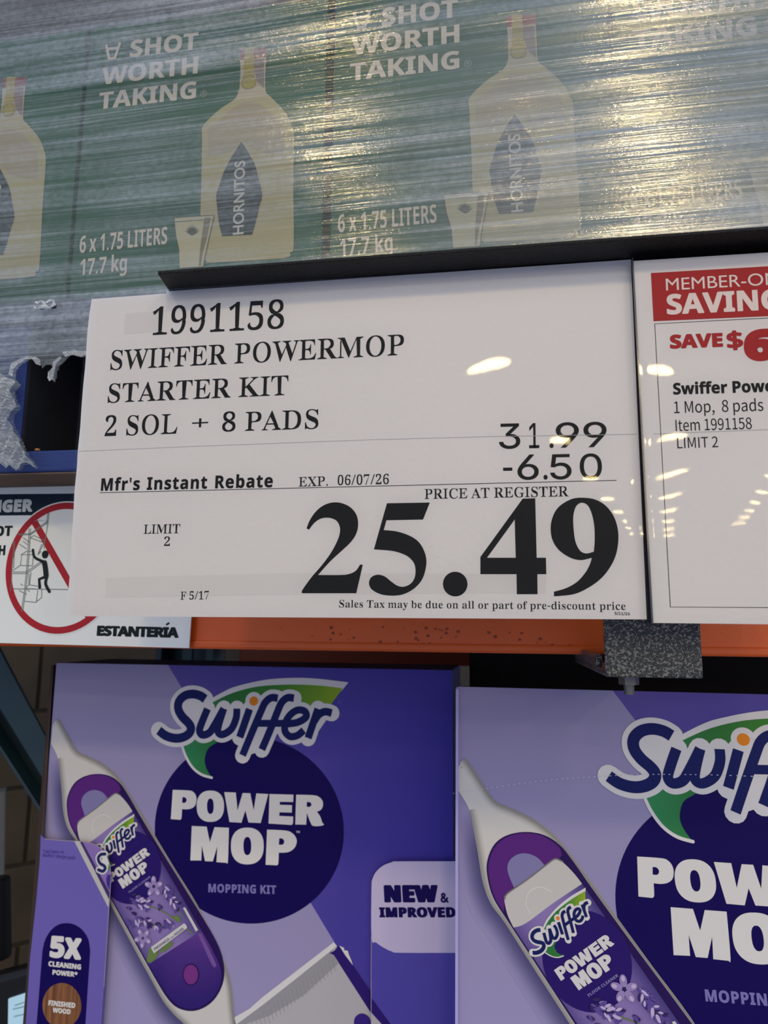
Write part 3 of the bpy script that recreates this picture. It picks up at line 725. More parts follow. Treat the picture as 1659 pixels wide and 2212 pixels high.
p.lay(s2_, 'red_lettering', red, ss, 1)
p = Print(); p.stroke([U2(q) for q in [ext((1414.2, 699.6), (1659, 687), 1950), (1414.2, 699.6), (1448, 1311.3), (1950, 1314)]], .0004, cap=False)
T_px(p, s2_, 'Swiffer PowerMop', 'bold', (1454.4, 852.6), (1652.5, 846.8), (1453, 827.6), fit='Swiffer Pow', bold=.025)
T_px(p, s2_, '1 Mop,  8 pads', 'source', (1456.5, 892.6), (1649.2, 887.4), (1455.2, 867.6))
T_px(p, s2_, 'Item 1991158', 'source', (1459.8, 931.3), (1624.3, 926.5), (1458.8, 907))
T_px(p, s2_, 'LIMIT 2', 'source', (1463.3, 968.6), (1551.6, 965.9), (1462.3, 946))
p.lay(s2_, 'black_lettering', toner, ss, 1)
p = Print(); p.stroke([U2(q) for q in [(1411, 938), (1500, 934), (1659, 928), (1900, 920)]], .0003, cap=False); p.lay(s2_, 'fold_crease', ink(168, 168, 172), ss, 1)
o = wavy('plastic_sleeve', clipz([U2(q) for q in [(1366, 552), ext((1366, 552), (1659, 534), XR), (XR, 1358), (1413, 1349), (1408, 1340)]]), .00012, sleeve, ss, s2_, .002, 60); tag(o, 'clear glossy sleeve', None)

# ------------------------------------------------------------------ black rail that holds both signs
blackm = mat('black_powder_coat', (13, 13, 15), rough=.45, spec=.3, bump=(700, .9))
rz = at(362, 629, .421)[2]
xl = at(340, 596, .398)[0]; xl2 = at(362, 628, .42)[0]; xr = .62
rail = thing('sign_rail', (xl, .41, rz), 'black powder-coated rail with a pebbled finish, holding the two signs from above', 'sign holder')
mb = MB(); t_ = .0022
mb.hexa([(xl, .398, rz), (xr, .398, rz), (xr, .4235, rz), (xl2, .4235, rz), (xl, .398, rz + t_), (xr, .398, rz + t_), (xr, .4235, rz + t_), (xl2, .4235, rz + t_)])
o = mb.obj('flange', blackm, rail); bevel(o, .0006, 2)
mb = MB(); mb.box(xl2, xr, .4235, .426, rz - .012, rz + t_); o = mb.obj('back_plate', blackm, rail); bevel(o, .0005)
lip = plastic('clear_lip', .08, .12, .0008, 40); lip.node_tree.nodes['Diffuse BSDF'].inputs[0].default_value = (.45, .47, .60, 1)
p = Print(); p.poly([s1.uv(q) for q in [(361, 629), (1364, 567), (1365, 586), (700, 628), (361, 652)]]); o = p.lay(Sheet((0, SD - .003, EZ), (1, 0, 0), (0, 0, 1)), 'clear_lip', lip, rail, 0)
# upright divider between the signs
d1 = flat(.423)
V = [at(*q, .4235) for q in [(1362, 560), (1372, 560), (1411, 1347), (1397, 1346)]]; V = [V[3], V[2], V[2] + np.array([0, .006, 0]), V[3] + np.array([0, .006, 0]), V[0], V[1], V[1] + np.array([0, .006, 0]), V[0] + np.array([0, .006, 0])]
o = MB().hexa(V).obj('divider_strip', mat('black_gloss_edge', (16, 20, 30), rough=.2, spec=.7), rail)
V = [at(*q, .4135) for q in [(1365.5, 556), (1368, 556), (1411.5, 1347), (1408, 1347)]]; V = [V[3], V[2], V[2] + np.array([0, .0015, 0]), V[3] + np.array([0, .0015, 0]), V[0], V[1], V[1] + np.array([0, .0015, 0]), V[0] + np.array([0, .0015, 0])]
o = MB().hexa(V).obj('sleeve_edge', mat('sleeve_edge', (60, 66, 80), rough=.15, spec=.8), rail)
# hammer-finish clamp
hm = bpy.data.materials.new('hammer_finish'); hm.use_nodes = True; nt = hm.node_tree; b = nt.nodes['Principled BSDF']
tc = nt.nodes.new('ShaderNodeTexCoord'); vo = nt.nodes.new('ShaderNodeTexNoise'); vo.inputs['Scale'].default_value = 640; vo.inputs['Detail'].default_value = .6; vo.inputs['Distortion'].default_value = 1.0
cr = nt.nodes.new('ShaderNodeValToRGB'); cr.color_ramp.elements[0].position = .52; cr.color_ramp.elements[0].color = rgb(46, 50, 52); cr.color_ramp.elements[1].position = .60; cr.color_ramp.elements[1].color = rgb(138, 138, 130)
nt.links.new(tc.outputs['Object'], vo.inputs['Vector']); nt.links.new(vo.outputs['Fac'], cr.inputs[0]); nt.links.new(cr.outputs[0], b.inputs['Base Color'])
bp = nt.nodes.new('ShaderNodeBump'); bp.inputs['Distance'].default_value = .0006; bp.inputs['Strength'].default_value = .8; nt.links.new(vo.outputs['Fac'], bp.inputs['Height']); nt.links.new(bp.outputs[0], b.inputs['Normal'])
b.inputs['Roughness'].default_value = .35
cd = .462
x0 = at(1306, 1400, cd)[0]; x1 = at(1516, 1400, cd)[0]; zf = at(1410, 1464, cd)[2]
cl = thing('clamp_bracket', ((x0 + x1) / 2, cd, zf), 'grey hammer-finish clamp gripping the orange beam below the two signs', 'clamp')
mb = MB(); mb.box(x0, x1, cd, cd + .004, zf, rz - .01); o = mb.obj('front_plate', hm, cl); bevel(o, .0012, 3)
mb = MB(); mb.box(x0, x1, cd + .004, .66, zf, zf + .004); o = mb.obj('bottom_flange', hm, cl); bevel(o, .001, 2)
mb = MB(); mb.box(x0 - .001, x0 + .003, .50, .66, zf + .004, zf + .012); o = mb.obj('side_lip', hm, cl); bevel(o, .001, 2)
sx = at(1358, 1466, .49)[0]
mb = MB(); mb.rod((sx, .49, zf - .012), (sx, .49, zf + .030), .0032, 16); o = mb.obj('screw', steel, cl)
mb = MB(); mb.rod((sx, .49, zf - .006), (sx, .49, zf - .0005), .0062, 6); o = mb.obj('nut', steel, cl)
mb = MB(); mb.rod((sx, .49, zf + .030), (sx, .49, zf + .034), .009, 16); mb.obj('pressure_pad', steel, cl)

# ------------------------------------------------------------------ warning sign on the beam
WDp = .592; ws = flat(WDp); Uw = ws.uv; zw = Z(0, 1020, 3.858)
wn_ = thing('warning_sign', (float(Uw((200, 1395))[0]), WDp, EZ + float(Uw((200, 1395))[1])), 'white warning sign with a red prohibition ring around a climbing figure, on the beam', 'warning sign')
wc = [(-260, 1051), (413, 1044), (413, 1330), (408, 1400), (-260, 1382)]
card('panel', ws, [Uw(q) for q in wc], mat('white_panel', (244, 248, 246), rough=.4), wn_, .0015)
navy = ink(22, 36, 52)
p = Print(); p.poly([Uw(q) for q in [(-260, 1070), (413, 1064), (413, 1110), (-260, 1116)]]); p.lay(ws, 'header_band', navy, wn_, 1)
p = Print(); T_px(p, ws, 'DANGER', 'bold', zw(-262, 342), zw(270, 330), zw(-262, 238), bold=.06); p.lay(ws, 'header_lettering', ink(190, 196, 196), wn_, 2)
p = Print()
T_px(p, ws, 'DO NOT', 'bold', zw(-330, 540), zw(100, 532), zw(-330, 455), bold=.04)
T_px(p, ws, 'TOUCH', 'bold', zw(-260, 698), zw(42, 692), zw(-260, 615), bold=.04)
T_px(p, ws, 'ESTANTERÍA'.replace('Í', 'I'), 'bold', zw(805, 1364), zw(1488, 1381), zw(806, 1278), bold=.07, space=.92)
p.stroke([Uw(zw(1385, 1272)), Uw(zw(1412, 1256))], .0016, cap=False)
p.lay(ws, 'black_lettering', ink(26, 36, 38), wn_, 1)
# ring
c = Uw((134, 1225.5)); rx = (Uw((256, 1225))[0] - Uw((12, 1225))[0]) / 2; ry = (Uw((134, 1084))[1] - Uw((134, 1367))[1]) / 2; tw = 15.5 * WDp / F
p = Print(); p.poly(ell(c, rx + .0012, ry + .0012, n=96)); p.lay(ws, 'ring_backing', ink(240, 244, 242, 1.0), wn_, 2)
p = Print(); p.stroke(ell(c, rx - tw / 2, ry - tw / 2, n=120), tw, closed=True)
p.stroke([Uw(zw(290, 415)), Uw(zw(760, 1235))], tw * 1.05, cap=False); p.lay(ws, 'prohibition_ring', ink(170, 42, 52, 1.1), wn_, 3)
p = Print(); w_ = .0006
for L in ([(245, 470), (238, 620), (225, 800), (205, 1000), (180, 1160)], [(258, 470), (250, 620), (237, 800), (216, 1000), (192, 1160)], [(412, 340), (400, 440), (380, 560), (370, 640)], [(402, 340), (388, 440)], [(118, 575), (104, 800), (95, 990)], [(128, 575), (116, 800)],
          [(155, 515), (255, 513), (402, 405), (290, 405)], [(155, 523), (258, 521), (404, 415)], [(110, 832), (220, 832), (350, 740)], [(110, 845), (225, 845), (350, 755)], [(110, 820), (170, 778), (275, 780)],
          [(250, 550), (285, 528), (378, 572), (360, 585), (258, 548)], [(350, 600), (318, 690), (380, 570)], [(175, 690), (185, 685), (225, 658), (280, 662), (280, 688), (185, 688), (172, 780)], [(280, 690), (275, 775)], [(318, 690), (345, 660)],
          [(110, 972), (570, 978)], [(215, 968), (245, 938), (345, 955), (340, 975), (222, 970)], [(210, 1075), (300, 1085), (350, 1045), (350, 975)], [(318, 985), (305, 1085)], [(262, 832), (248, 940)], [(245, 845), (243, 940)],
          [(165, 600), (225, 640)], [(195, 575), (240, 610)], [(195, 545), (255, 590)], [(160, 985), (225, 1020)], [(175, 930), (195, 945)], [(230, 980), (250, 995)]):
    p.stroke([Uw(zw(*q)) for q in L], w_, cap=False)
p.lay(ws, 'shelf_drawing', ink(110, 120, 120), wn_, 4)
p = Print()
for L, w_ in (([(278, 648), (292, 708), (350, 740)], 24), ([(350, 742), (372, 752)], 30), ([(374, 756), (382, 800), (388, 862)], 50), ([(384, 872), (330, 892), (335, 960)], 28), ([(396, 868), (384, 930), (415, 995)], 28)):
    p.stroke(catmull([Uw(zw(*q)) for q in L], False, 6, 80), w_ / 3.858 * WDp / F)
p.poly(ell(Uw(zw(380, 686)), 33 / 3.858 * WDp / F, 37 / 3.858 * WDp / F, n=32))
p.lay(ws, 'climbing_figure', ink(30, 38, 40), wn_, 5)
# ------------------------------------------------------------------ purple mop cartons: shared artwork in carton metres
b1 = Sheet((-.35, .75, EZ - .07), (1, 0, 0), (0, 0, 1))
ya, pi_, ro = -.073, .0712, .0024
Ux = np.array([math.cos(ya), math.sin(ya), 0]); Vz = np.array([0, math.sin(pi_), math.cos(pi_)])
U_ = Ux * math.cos(ro) + Vz * math.sin(ro); V_ = -Ux * math.sin(ro) + Vz * math.cos(ro); V_ -= U_ * U_.dot(V_); V_ /= np.linalg.norm(V_)
b2 = Sheet((.0885, .6435, EZ - .0784), U_, V_)
za1 = Z(60, 1400, 3.318); zl = Z(320, 1440, 3.607); zm = Z(100, 1660, 3.95); zt1 = Z(0, 1380, 5.267); zs = Z(140, 1680, 5.184); zp = Z(480, 1780, 3.19)
zB = Z(1100, 1880, 4.608); zE = Z(960, 1800, 2.373)
A1 = lambda z, P: [b1.uv(z(*p)) for p in P]
A2 = lambda z, P: [b2.uv(z(*p)) for p in P]
ident = lambda x, y: (x, y)
TL = b1.uv((121, 1432)); TR = b1.uv((977, 1436)); H = .62
lilac = (158, 152, 200); violet = (84, 74, 170)
ZL = .002
def mix(a, b, t): t = max(0, min(1, t)); return tuple(a[i] + (b[i] - a[i]) * t for i in range(3))
def logo(t, sh, tf, sc, layer, pre='logo'):
    """script word on a green leaf; tf maps tracing units to carton metres, sc = metres per unit"""
    arc = [(470, 262), (600, 190), (700, 150), (900, 105), (1100, 88), (1300, 92), (1562, 122)]
    ga = [(484, 288), (640, 212), (800, 165), (950, 145), (1150, 139), (1350, 148), (1517, 168)]
    S_ = [(447, 252), (405, 225), (345, 213), (285, 228), (243, 272), (238, 330), (268, 388), (318, 440), (337, 480), (320, 522), (272, 550), (210, 557), (140, 537), (86, 496)]
    strokes = [(S_, 60), ([(465, 328), (425, 425), (403, 495), (425, 530), (478, 515), (520, 455), (592, 326)], 52), ([(592, 326), (552, 455), (548, 510), (585, 527), (650, 485), (688, 400), (694, 326)], 50),
               ([(792, 330), (716, 550)], 52), ([(1012, 246), (962, 242), (915, 278), (880, 350), (810, 515), (738, 690)], 50), ([(1138, 246), (1088, 242), (1042, 280), (1006, 360), (950, 500), (888, 645)], 50), ([(850, 441), (1110, 441)], 46),
               ([(1090, 445), (1170, 432), (1232, 392), (1222, 348), (1168, 338), (1112, 372), (1075, 430), (1068, 500), (1108, 543), (1165, 535), (1214, 495)], 48), ([(1325, 328), (1248, 556)], 50), ([(1296, 425), (1330, 375), (1380, 350), (1432, 362)], 50)]
    sm = [(catmull([tf(p) for p in P], False, 8, 120), w * 1.16 * sc) for P, w in strokes]
    p = Print(); p.poly([tf(q) for q in catmull(arc, False, 6)] + [tf((1500, 200))] + [tf(q) for q in catmull(ga[::-1], False, 6)])
    p.stroke(catmull([tf(q) for q in [(262, 600), (292, 690), (345, 780), (415, 838), (497, 864)]], False, 6), 20 * sc)
    for P, w in sm: p.stroke(P, w + 66 * sc)
    p.poly([tf(q) for q in [(290, 235), (350, 215), (430, 250), (470, 330), (560, 325), (800, 320), (960, 280), (1060, 300), (1200, 330), (1420, 335), (1400, 400), (1290, 560), (1140, 560), (1060, 500), (1005, 525), (960, 590), (890, 650), (760, 700), (760, 640), (690, 560), (560, 555), (420, 555), (330, 500), (290, 400), (240, 330)]])
    p.poly(ell(tf((825, 268)), 70 * sc, 70 * sc, n=32))
    x0, x1 = tf((300, 400))[0], tf((1517, 168))[0]
    g = Print(); g.poly([tf(q) for q in catmull(ga, False, 6)] + [tf((1400, 330)), tf((1000, 330)), tf((700, 400)), tf((520, 330))])
    g.poly([tf(q) for q in catmull([(272, 590), (300, 690), (360, 780), (430, 835), (495, 862), (455, 790), (443, 720), (472, 635), (545, 585), (560, 560), (400, 540)], True, 5)])
    stops = [(0, (52, 140, 92)), (.25, (46, 118, 60)), (.55, (60, 130, 50)), (1, (150, 178, 40))]
    def gc(u, v):
        f = (u - x0) / (x1 - x0); f = max(0, min(1, f))
        for (a, ca), (b, cb) in zip(stops, stops[1:]):
            if f <= b: return rgb(*mix(ca, cb, (f - a) / (b - a)), k=1.15)
        return rgb(*stops[-1][1])
    g.lay(sh, pre + '_leaf', grad_mat(), t, layer, gc)
    p.lay(sh, pre + '_outline', ink(214, 212, 214), t, layer + 1)
    w = Print()
    for P, wd_ in sm: w.stroke(P, wd_, cap=False)
    w.lay(sh, pre + '_word', ink(22, 30, 92), t, layer + 2)
    d = Print(); d.poly(ell(tf((825, 268)), 36 * sc, 36 * sc, n=28)); d.lay(sh, pre + '_dot', ink(222, 132, 40), t, layer + 2)
zW = Z(360, 1690, 4.74)
def power_mop(p, tf):
    def L_(P, h=None):
        A = catmull([tf(q) for q in P], True, 4)
        if h is None: p.poly(A)
        else: p.poly(A, catmull([tf(q) for q in h], True, 4))
    el = lambda c, a, b, e=2.35: [(c[0] + a * math.copysign(abs(math.cos(t)) ** (2 / e), math.cos(t)), c[1] + b * math.copysign(abs(math.sin(t)) ** (2 / e), math.sin(t))) for t in np.linspace(0, 2 * math.pi, 28, endpoint=False)]
    L_([(65, 75), (230, 82), (275, 97), (301, 132), (308, 180), (294, 235), (258, 265), (210, 275), (160, 272), (155, 362), (140, 382), (45, 375)], [(165, 150), (190, 152), (205, 170), (205, 190), (190, 208), (160, 207)])
    L_(el((450, 243), 140, 160), el((450, 243), 34, 79))
    L_([(592, 98), (710, 103), (728, 285), (780, 108), (858, 110), (893, 285), (920, 112), (1043, 118), (965, 415), (840, 410), (808, 285), (768, 412), (645, 405)])
    L_([(1055, 118), (1300, 125), (1297, 200), (1160, 198), (1160, 228), (1285, 232), (1283, 308), (1157, 305), (1155, 342), (1297, 348), (1295, 415), (1280, 435), (1045, 420)])
    L_([(1328, 125), (1500, 130), (1560, 147), (1598, 190), (1601, 240), (1582, 278), (1540, 300), (1575, 350), (1595, 410), (1615, 428), (1590, 442), (1530, 448), (1490, 440), (1470, 400), (1437, 312), (1430, 432), (1318, 430)], [(1437, 200), (1470, 202), (1485, 222), (1478, 242), (1460, 250), (1435, 248)])
    L_([(260, 445), (412, 452), (445, 610), (492, 457), (640, 463), (630, 800), (615, 822), (512, 815), (522, 650), (475, 808), (395, 805), (363, 645), (357, 798), (245, 798)])
    L_(el((828, 650), 168, 188), el((828, 650), 40, 93))
    L_([(1030, 482), (1220, 492), (1290, 520), (1328, 570), (1332, 620), (1310, 670), (1265, 705), (1210, 718), (1150, 718), (1145, 827), (1130, 848), (1015, 842)], [(1155, 572), (1185, 573), (1205, 595), (1203, 620), (1185, 637), (1150, 635)])
def affine(src, dst):
    A = np.array([[x, y, 1] for x, y in src]); B = np.array(dst); M, *_ = np.linalg.lstsq(A, B, rcond=None)
    return (lambda p: np.array([p[0], p[1], 1]) @ M), math.sqrt(abs(np.linalg.det(M[:2])))
def art(t, sh):
    G = grad_mat(); X0, X1, Y0, Y1 = TL[0] + ZL, TR[0], TL[1], TL[1] - H
    fx = lambda u: (u - X0) / (X1 - X0); fy = lambda v: (Y0 - v) / .42
    def strip(nm, L_, R_, layer, cf):   # grid between two edges so that the printed blend is smooth
        n = 24; m_ = 12; V = []; Fc = []
        for j in range(n + 1):
            v = Y0 + (Y1 - Y0) * j / n
            for i in range(m_ + 1): V.append((L_(v) + (R_(v) - L_(v)) * i / m_, v))
        for j in range(n):
            for i in range(m_): a = j * (m_ + 1) + i; Fc.append((a, a + 1, a + m_ + 2, a + m_ + 1))
        p = Print(); p.add(V, Fc); return p.lay(sh, nm, G, t, layer, cf)
    d0, d1 = b1.uv((361, 1433)), b1.uv((722, 2035)); diag = lambda v: d0[0] + (d1[0] - d0[0]) * (v - d0[1]) / (d1[1] - d0[1])
    strip('lilac_ground', lambda v: X0, lambda v: min(diag(v), X1), 1, lambda u, v: rgb(*mix((154, 148, 190), (166, 159, 206), fy(v)), k=1.1))
    strip('violet_ground', lambda v: min(diag(v), X1), lambda v: X1, 1, lambda u, v: rgb(*mix((92, 82, 164), (68, 58, 172), (fx(u) - .35) * 1.4), k=1.1))
    c = b1.uv((534.5, 1789)); l_, r_ = b1.uv((330, 1790)), b1.uv((738.5, 1790)); bt_ = b1.uv((535, 1995))
    p = Print(); p.poly(ell(c, (r_[0] - l_[0]) / 2, c[1] - bt_[1], n=110)); p.lay(sh, 'navy_disc', ink(18, 4, 84, 1.2), t, 2)
    k = .75 / F
    tf = lambda q: b1.uv(zl(*q)); logo(t, sh, tf, k / 3.607 * 1.0, 4)
    p = Print(); power_mop(p, lambda q: b1.uv(zW(*q)))
    text(p, 'TM', 'bold', b1.uv((640, 1799)), b1.uv((648, 1799)), b1.uv((640, 1794.5)))
    p.lay(sh, 'white_lettering', ink(216, 214, 214), t, 4)
    p = Print(); text(p, 'MOPPING KIT', 'bold', b1.uv((450.5, 1927)), b1.uv((597, 1931)), b1.uv((450.5, 1908.5)), bold=.03, space=1.05)
    c2 = b1.uv((733.5, 1516.5)); p.stroke(ell(c2, .0014, .0014, n=20), .0004, closed=True)
    p.lay(sh, 'lilac_lettering', ink(120, 116, 178), t, 4)
    # ---- picture of the mop handle
    R_ = [(126, 1552), (133, 1562), (148, 1589), (167, 1621), (190, 1633), (218, 1647), (240, 1663), (262, 1686), (292, 1733), (328, 1792), (378, 1875), (427, 1954), (467, 2038), (488, 2085), (500, 2130), (505, 2179), (512, 2230), (530, 2290)]
    L_ = [(470, 2290), (399, 2212), (378, 2192), (353, 2161), (328, 2116), (302.5, 2070), (252, 1976), (201, 1883), (166, 1818), (148, 1790), (138, 1755), (134, 1705), (130, 1665), (125, 1634), (112, 1607)]
    le = b1.uv((112, 1607)); xe = X0 + .0003
    pts = [(xe, b1.uv((114, 1567))[1])] + [tuple(q) for q in catmull(A1(ident, R_), False, 4)] + [tuple(q) for q in catmull(A1(ident, L_), False, 4)] + [(xe, le[1])]
    cx_ = lambda v: 0
    Le = [(126, 1638), (130, 1665), (134, 1705), (138, 1755), (148, 1790), (166, 1818), (201, 1883), (252, 1976), (302.5, 2070), (328, 2116), (353, 2161), (378, 2192), (399, 2212), (430, 2246)]
    shd = Print(); shd.soft(catmull(A1(ident, [(q[0] + 2, q[1]) for q in Le]), False, 4), 40 * k, (84, 80, 128), (158, 151, 196), k=1.1, side=-1, umin=X0 + .0004); shd.lay(sh, 'printed_shadow', G, t, 3)
    p = Print(); p.poly([(max(a, xe), b) for a, b in pts]); p.lay(sh, 'mop_body_picture', ink(204, 202, 200), t, 6)
    p = Print(); wh = (204, 202, 200); gy = (150, 148, 146)
    p.soft(catmull(A1(ident, [(x_ - .4, y_) for x_, y_ in R_[:-1]]), False, 4), 13 * k, (138, 136, 134), wh, side=-1)
    p.soft(catmull(A1(ident, [(x_ + .4, y_) for x_, y_ in Le]), False, 4), 12 * k, (150, 148, 146), wh, side=1)
    p.lay(sh, 'mop_body_shading', G, t, 7)
    p = Print()
    p.stroke(A1(ident, [(118.5, 1569), (129, 1558)]), 1.2 * k); p.lay(sh, 'mop_collar_line', ink(150, 148, 144), t, 7)
    rec = [(430, 45), (540, 60), (630, 120), (700, 220), (800, 392), (1000, 722), (1200, 1042), (1400, 1372), (1488, 1550), (1523, 1700), (1510, 1830), (1450, 1950), (1360, 2030), (1250, 2065), (1130, 2040), (1040, 1960), (940, 1800), (800, 1550), (600, 1190), (420, 865), (280, 612), (205, 470), (180, 330), (190, 230), (240, 130), (320, 70)]
    p = Print(); p.poly(catmull(A1(zm, rec), True, 4)); p.lay(sh, 'recess_picture', ink(40, 20, 84), t, 8)
    p = Print(); p.poly(catmull(A1(zm, [(430, 52), (535, 68), (620, 128), (640, 180), (600, 230), (480, 300), (300, 430), (262, 560), (212, 460), (190, 330), (200, 235), (248, 138), (325, 78)]), True, 4)); p.lay(sh, 'purple_ring', ink(88, 38, 124), t, 9)
    p = Print(); p.poly(catmull(A1(zm, [(306, 300), (320, 235), (370, 192), (430, 182), (490, 205), (535, 260), (420, 345), (335, 400)]), True, 4)); p.lay(sh, 'hook_hole', ink(128, 124, 172), t, 10)
    cap_ = A1(zm, [(272, 478), (288, 446), (420, 352), (560, 240), (600, 214), (640, 230), (700, 298), (742, 362), (560, 490), (388, 622), (312, 652), (282, 570)])
    cap0 = b1.uv(zm(600, 214)); p = Print(); p.poly(catmull(cap_, True, 4)); p.lay(sh, 'bottle_cap_picture', ink(196, 194, 192), t, 11)
    p = Print(); p.stroke(catmull(A1(zm, [(420, 560), (398, 500), (420, 430), (490, 390), (560, 420)]), False, 5), .0007); p.lay(sh, 'cap_dent', ink(216, 214, 210), t, 12)
    p = Print(); p.stroke(catmull(A1(zm, [(276, 472), (295, 438), (420, 346), (560, 234), (600, 210), (640, 226)]), False, 5), .0011); p.lay(sh, 'cap_edge', ink(120, 118, 120), t, 12)
    lab = [(388, 622), (560, 490), (742, 362), (900, 640), (1100, 975), (1330, 1380), (1100, 1530), (880, 1665), (700, 1340), (500, 985), (312, 652)]
    Lp = A1(zm, lab); m_ = 16; n = 30
    tl, tr, bl, brr = (b1.uv(zm(*q)) for q in ((312, 652), (742, 362), (880, 1665), (1330, 1380)))
    V = []; Fc = []; F_ = []
    for j in range(n + 1):
        for i in range(m_ + 1):
            a = i / m_; b = j / n; V.append(tuple((tl * (1 - a) + tr * a) * (1 - b) + (bl * (1 - a) + brr * a) * b)); F_.append(a)
    for j in range(n):
        for i in range(m_): a = j * (m_ + 1) + i; Fc.append((a, a + 1, a + m_ + 2, a + m_ + 1))
    fr = {v: f for v, f in zip(V, F_)}; p = Print(); p.add(V, Fc)
    p.lay(sh, 'bottle_label_picture', grad_mat(), t, 10, lambda u, v: rgb(*mix((74, 62, 132), (146, 126, 190), 1 - (abs(fr.get((u, v), .5) - .46) * 1.85) ** 2.5), k=1.1))
    cc = b2.uv(zB(768, 890)); p = Print()
    el = ell(cc, 408 / 4.608 * .6 / F, 432 / 4.608 * .6 / F, n=80)
    e1 = b1.uv(zm(940, 700)); 
    p.poly(el); p.lay(sh, 'label_disc', ink(40, 22, 104), t, 12)
    tfb, scb = affine([(85, 497), (825, 268), (1562, 122), (497, 864), (738, 690), (1432, 362)], [b2.uv(zB(*q)) for q in ((232, 812), (488, 465), (758, 172), (545, 840), (580, 690), (785, 305))])
    logo(t, sh, tfb, scb, 13, 'label_logo')
    tfw, _ = affine([(65, 75), (45, 375), (1615, 428), (1598, 190), (245, 798), (260, 445), (1332, 600)], [b2.uv(zB(*q)) for q in ((445, 985), (513, 1088), (1037, 712), (978, 640), (692, 1182), (608, 1060), (1003, 852))])
    p = Print(); power_mop(p, tfw)
    p.lay(sh, 'label_lettering', ink(212, 210, 212), t, 16)
    p = Print(); text(p, 'FLOOR CLEANER', 'bold', b2.uv(zB(793, 1248)), b2.uv(zB(1087, 1043)), b2.uv(zB(778, 1222))); text(p, 'LAVENDER', 'bold', A1(zs, [(1095, 1790)])[0], A1(zs, [(1222, 1700)])[0], A1(zs, [(1080, 1772)])[0])
    p.lay(sh, 'label_small_lettering', ink(140, 134, 190), t, 16)
    # flowers
    rg = random.Random(5); D = Print(); M_ = Print(); Lt = Print(); Gr = Print(); Pk = Print()
    def sprig(P, ws, amt, zz, AA):
        C_ = catmull(AA(zz, P), False, 8); n_ = len(C_)
        for i in range(amt):
            f = rg.random(); q = C_[int(f * (n_ - 1))]; d = C_[min(n_ - 1, int(f * (n_ - 1)) + 1)] - q if f < .9 else q - C_[max(0, int(f * (n_ - 1)) - 1)]
            nrm = np.array([-d[1], d[0]]) / (np.linalg.norm(d) + 1e-9); off = rg.uniform(-1, 1); c_ = q + nrm * off * ws; a = math.atan2(d[1], d[0]) + math.pi + off * .9 + rg.uniform(-.4, .4)
            r1 = rg.uniform(.0019, .0033); (D, D, M_, M_, Pk, Lt)[rg.randrange(6)].poly(ell(c_, r1, r1 * .42, a, 9))
    sprig([(770, 1340), (830, 1380), (900, 1400), (960, 1430)], .0046, 64, zs, A1); sprig([(1135, 1220), (1180, 1290), (1220, 1360), (1290, 1450)], .0038, 58, zs, A1)
    for cxx, cyy in ((755, 1610), (850, 1600), (950, 1620), (1070, 1660), (1180, 1630)): sprig([(cxx - 28, cyy - 30), (cxx, cyy), (cxx + 10, cyy + 35)], .0034, 15, zs, A1)
    sprig([(735, 1450), (765, 1462)], .001, 3, zs, A1); sprig([(790, 1505), (820, 1512)], .001, 3, zs, A1); sprig([(1080, 1430), (1140, 1470)], .002, 6, zs, A1)
    for L2, w_ in (([(960, 1430), (1060, 1465), (1150, 1510), (1220, 1560), (1270, 1592)], .0010), ([(1240, 1420), (1290, 1480), (1345, 1545)], .0009), ([(760, 1610), (900, 1612), (1090, 1650), (1215, 1640)], .0008), ([(1370, 1680), (1405, 1705), (1440, 1730)], .0012)): Gr.stroke(catmull(A1(zs, L2), False, 4), w_)
    for cxx, cyy in ((960, 1410), (850, 1610), (985, 1630), (1075, 1655), (1200, 1640), (1150, 1250), (760, 1605)): Gr.poly(ell(A1(zs, [(cxx, cyy)])[0], .0016, .0010, .4, 10))
    Gr.poly(catmull(A1(zs, [(1222, 1530), (1290, 1545), (1318, 1590), (1280, 1605), (1235, 1575)]), True, 4))
    Gr.poly(catmull(A1(zs, [(955, 1900), (1010, 1870), (1060, 1930), (1040, 2000), (980, 2060), (930, 2050), (940, 1980)]), True, 4)); Gr.poly(catmull(A1(zs, [(1100, 1900), (1160, 1840), (1230, 1830), (1200, 1880), (1130, 1930), (1060, 1960)]), True, 4))
    def blossom(c_, r_, rot):
        for kk in range(5):
            a = rot + kk * 2 * math.pi / 5; Pk.poly(ell((c_[0] + r_ * .62 * math.cos(a), c_[1] + r_ * .62 * math.sin(a)), r_ * .48, r_ * .30, a, 14))
            Lt.poly(ell((c_[0] + r_ * .8 * math.cos(a), c_[1] + r_ * .8 * math.sin(a)), r_ * .22, r_ * .16, a, 10))
        D.poly(ell(c_, r_ * .10, r_ * .10, 0, 8))
    blossom(b2.uv(zB(1143, 1172)), .0092, .4); blossom(A1(zs, [(888, 1785)])[0], .0085, .9)
    Gr.lay(sh, 'leaves_and_stems', ink(104, 128, 74), t, 16); Pk.lay(sh, 'pale_petals', ink(150, 132, 186), t, 17); D.lay(sh, 'dark_buds', ink(52, 40, 96), t, 18); M_.lay(sh, 'lavender_buds', ink(92, 74, 150), t, 19); Lt.lay(sh, 'petal_highlights', ink(190, 176, 214), t, 20)
    p = Print(); p.poly(A1(zs, [(980, 1885), (1352, 1615), (1378, 1640), (1386, 1668), (1015, 1952)])); p.poly(A1(zs, [(1338, 1445), (1362, 1436), (1508, 1692), (1482, 1708)])); p.lay(sh, 'white_tag', ink(206, 204, 206), t, 21)
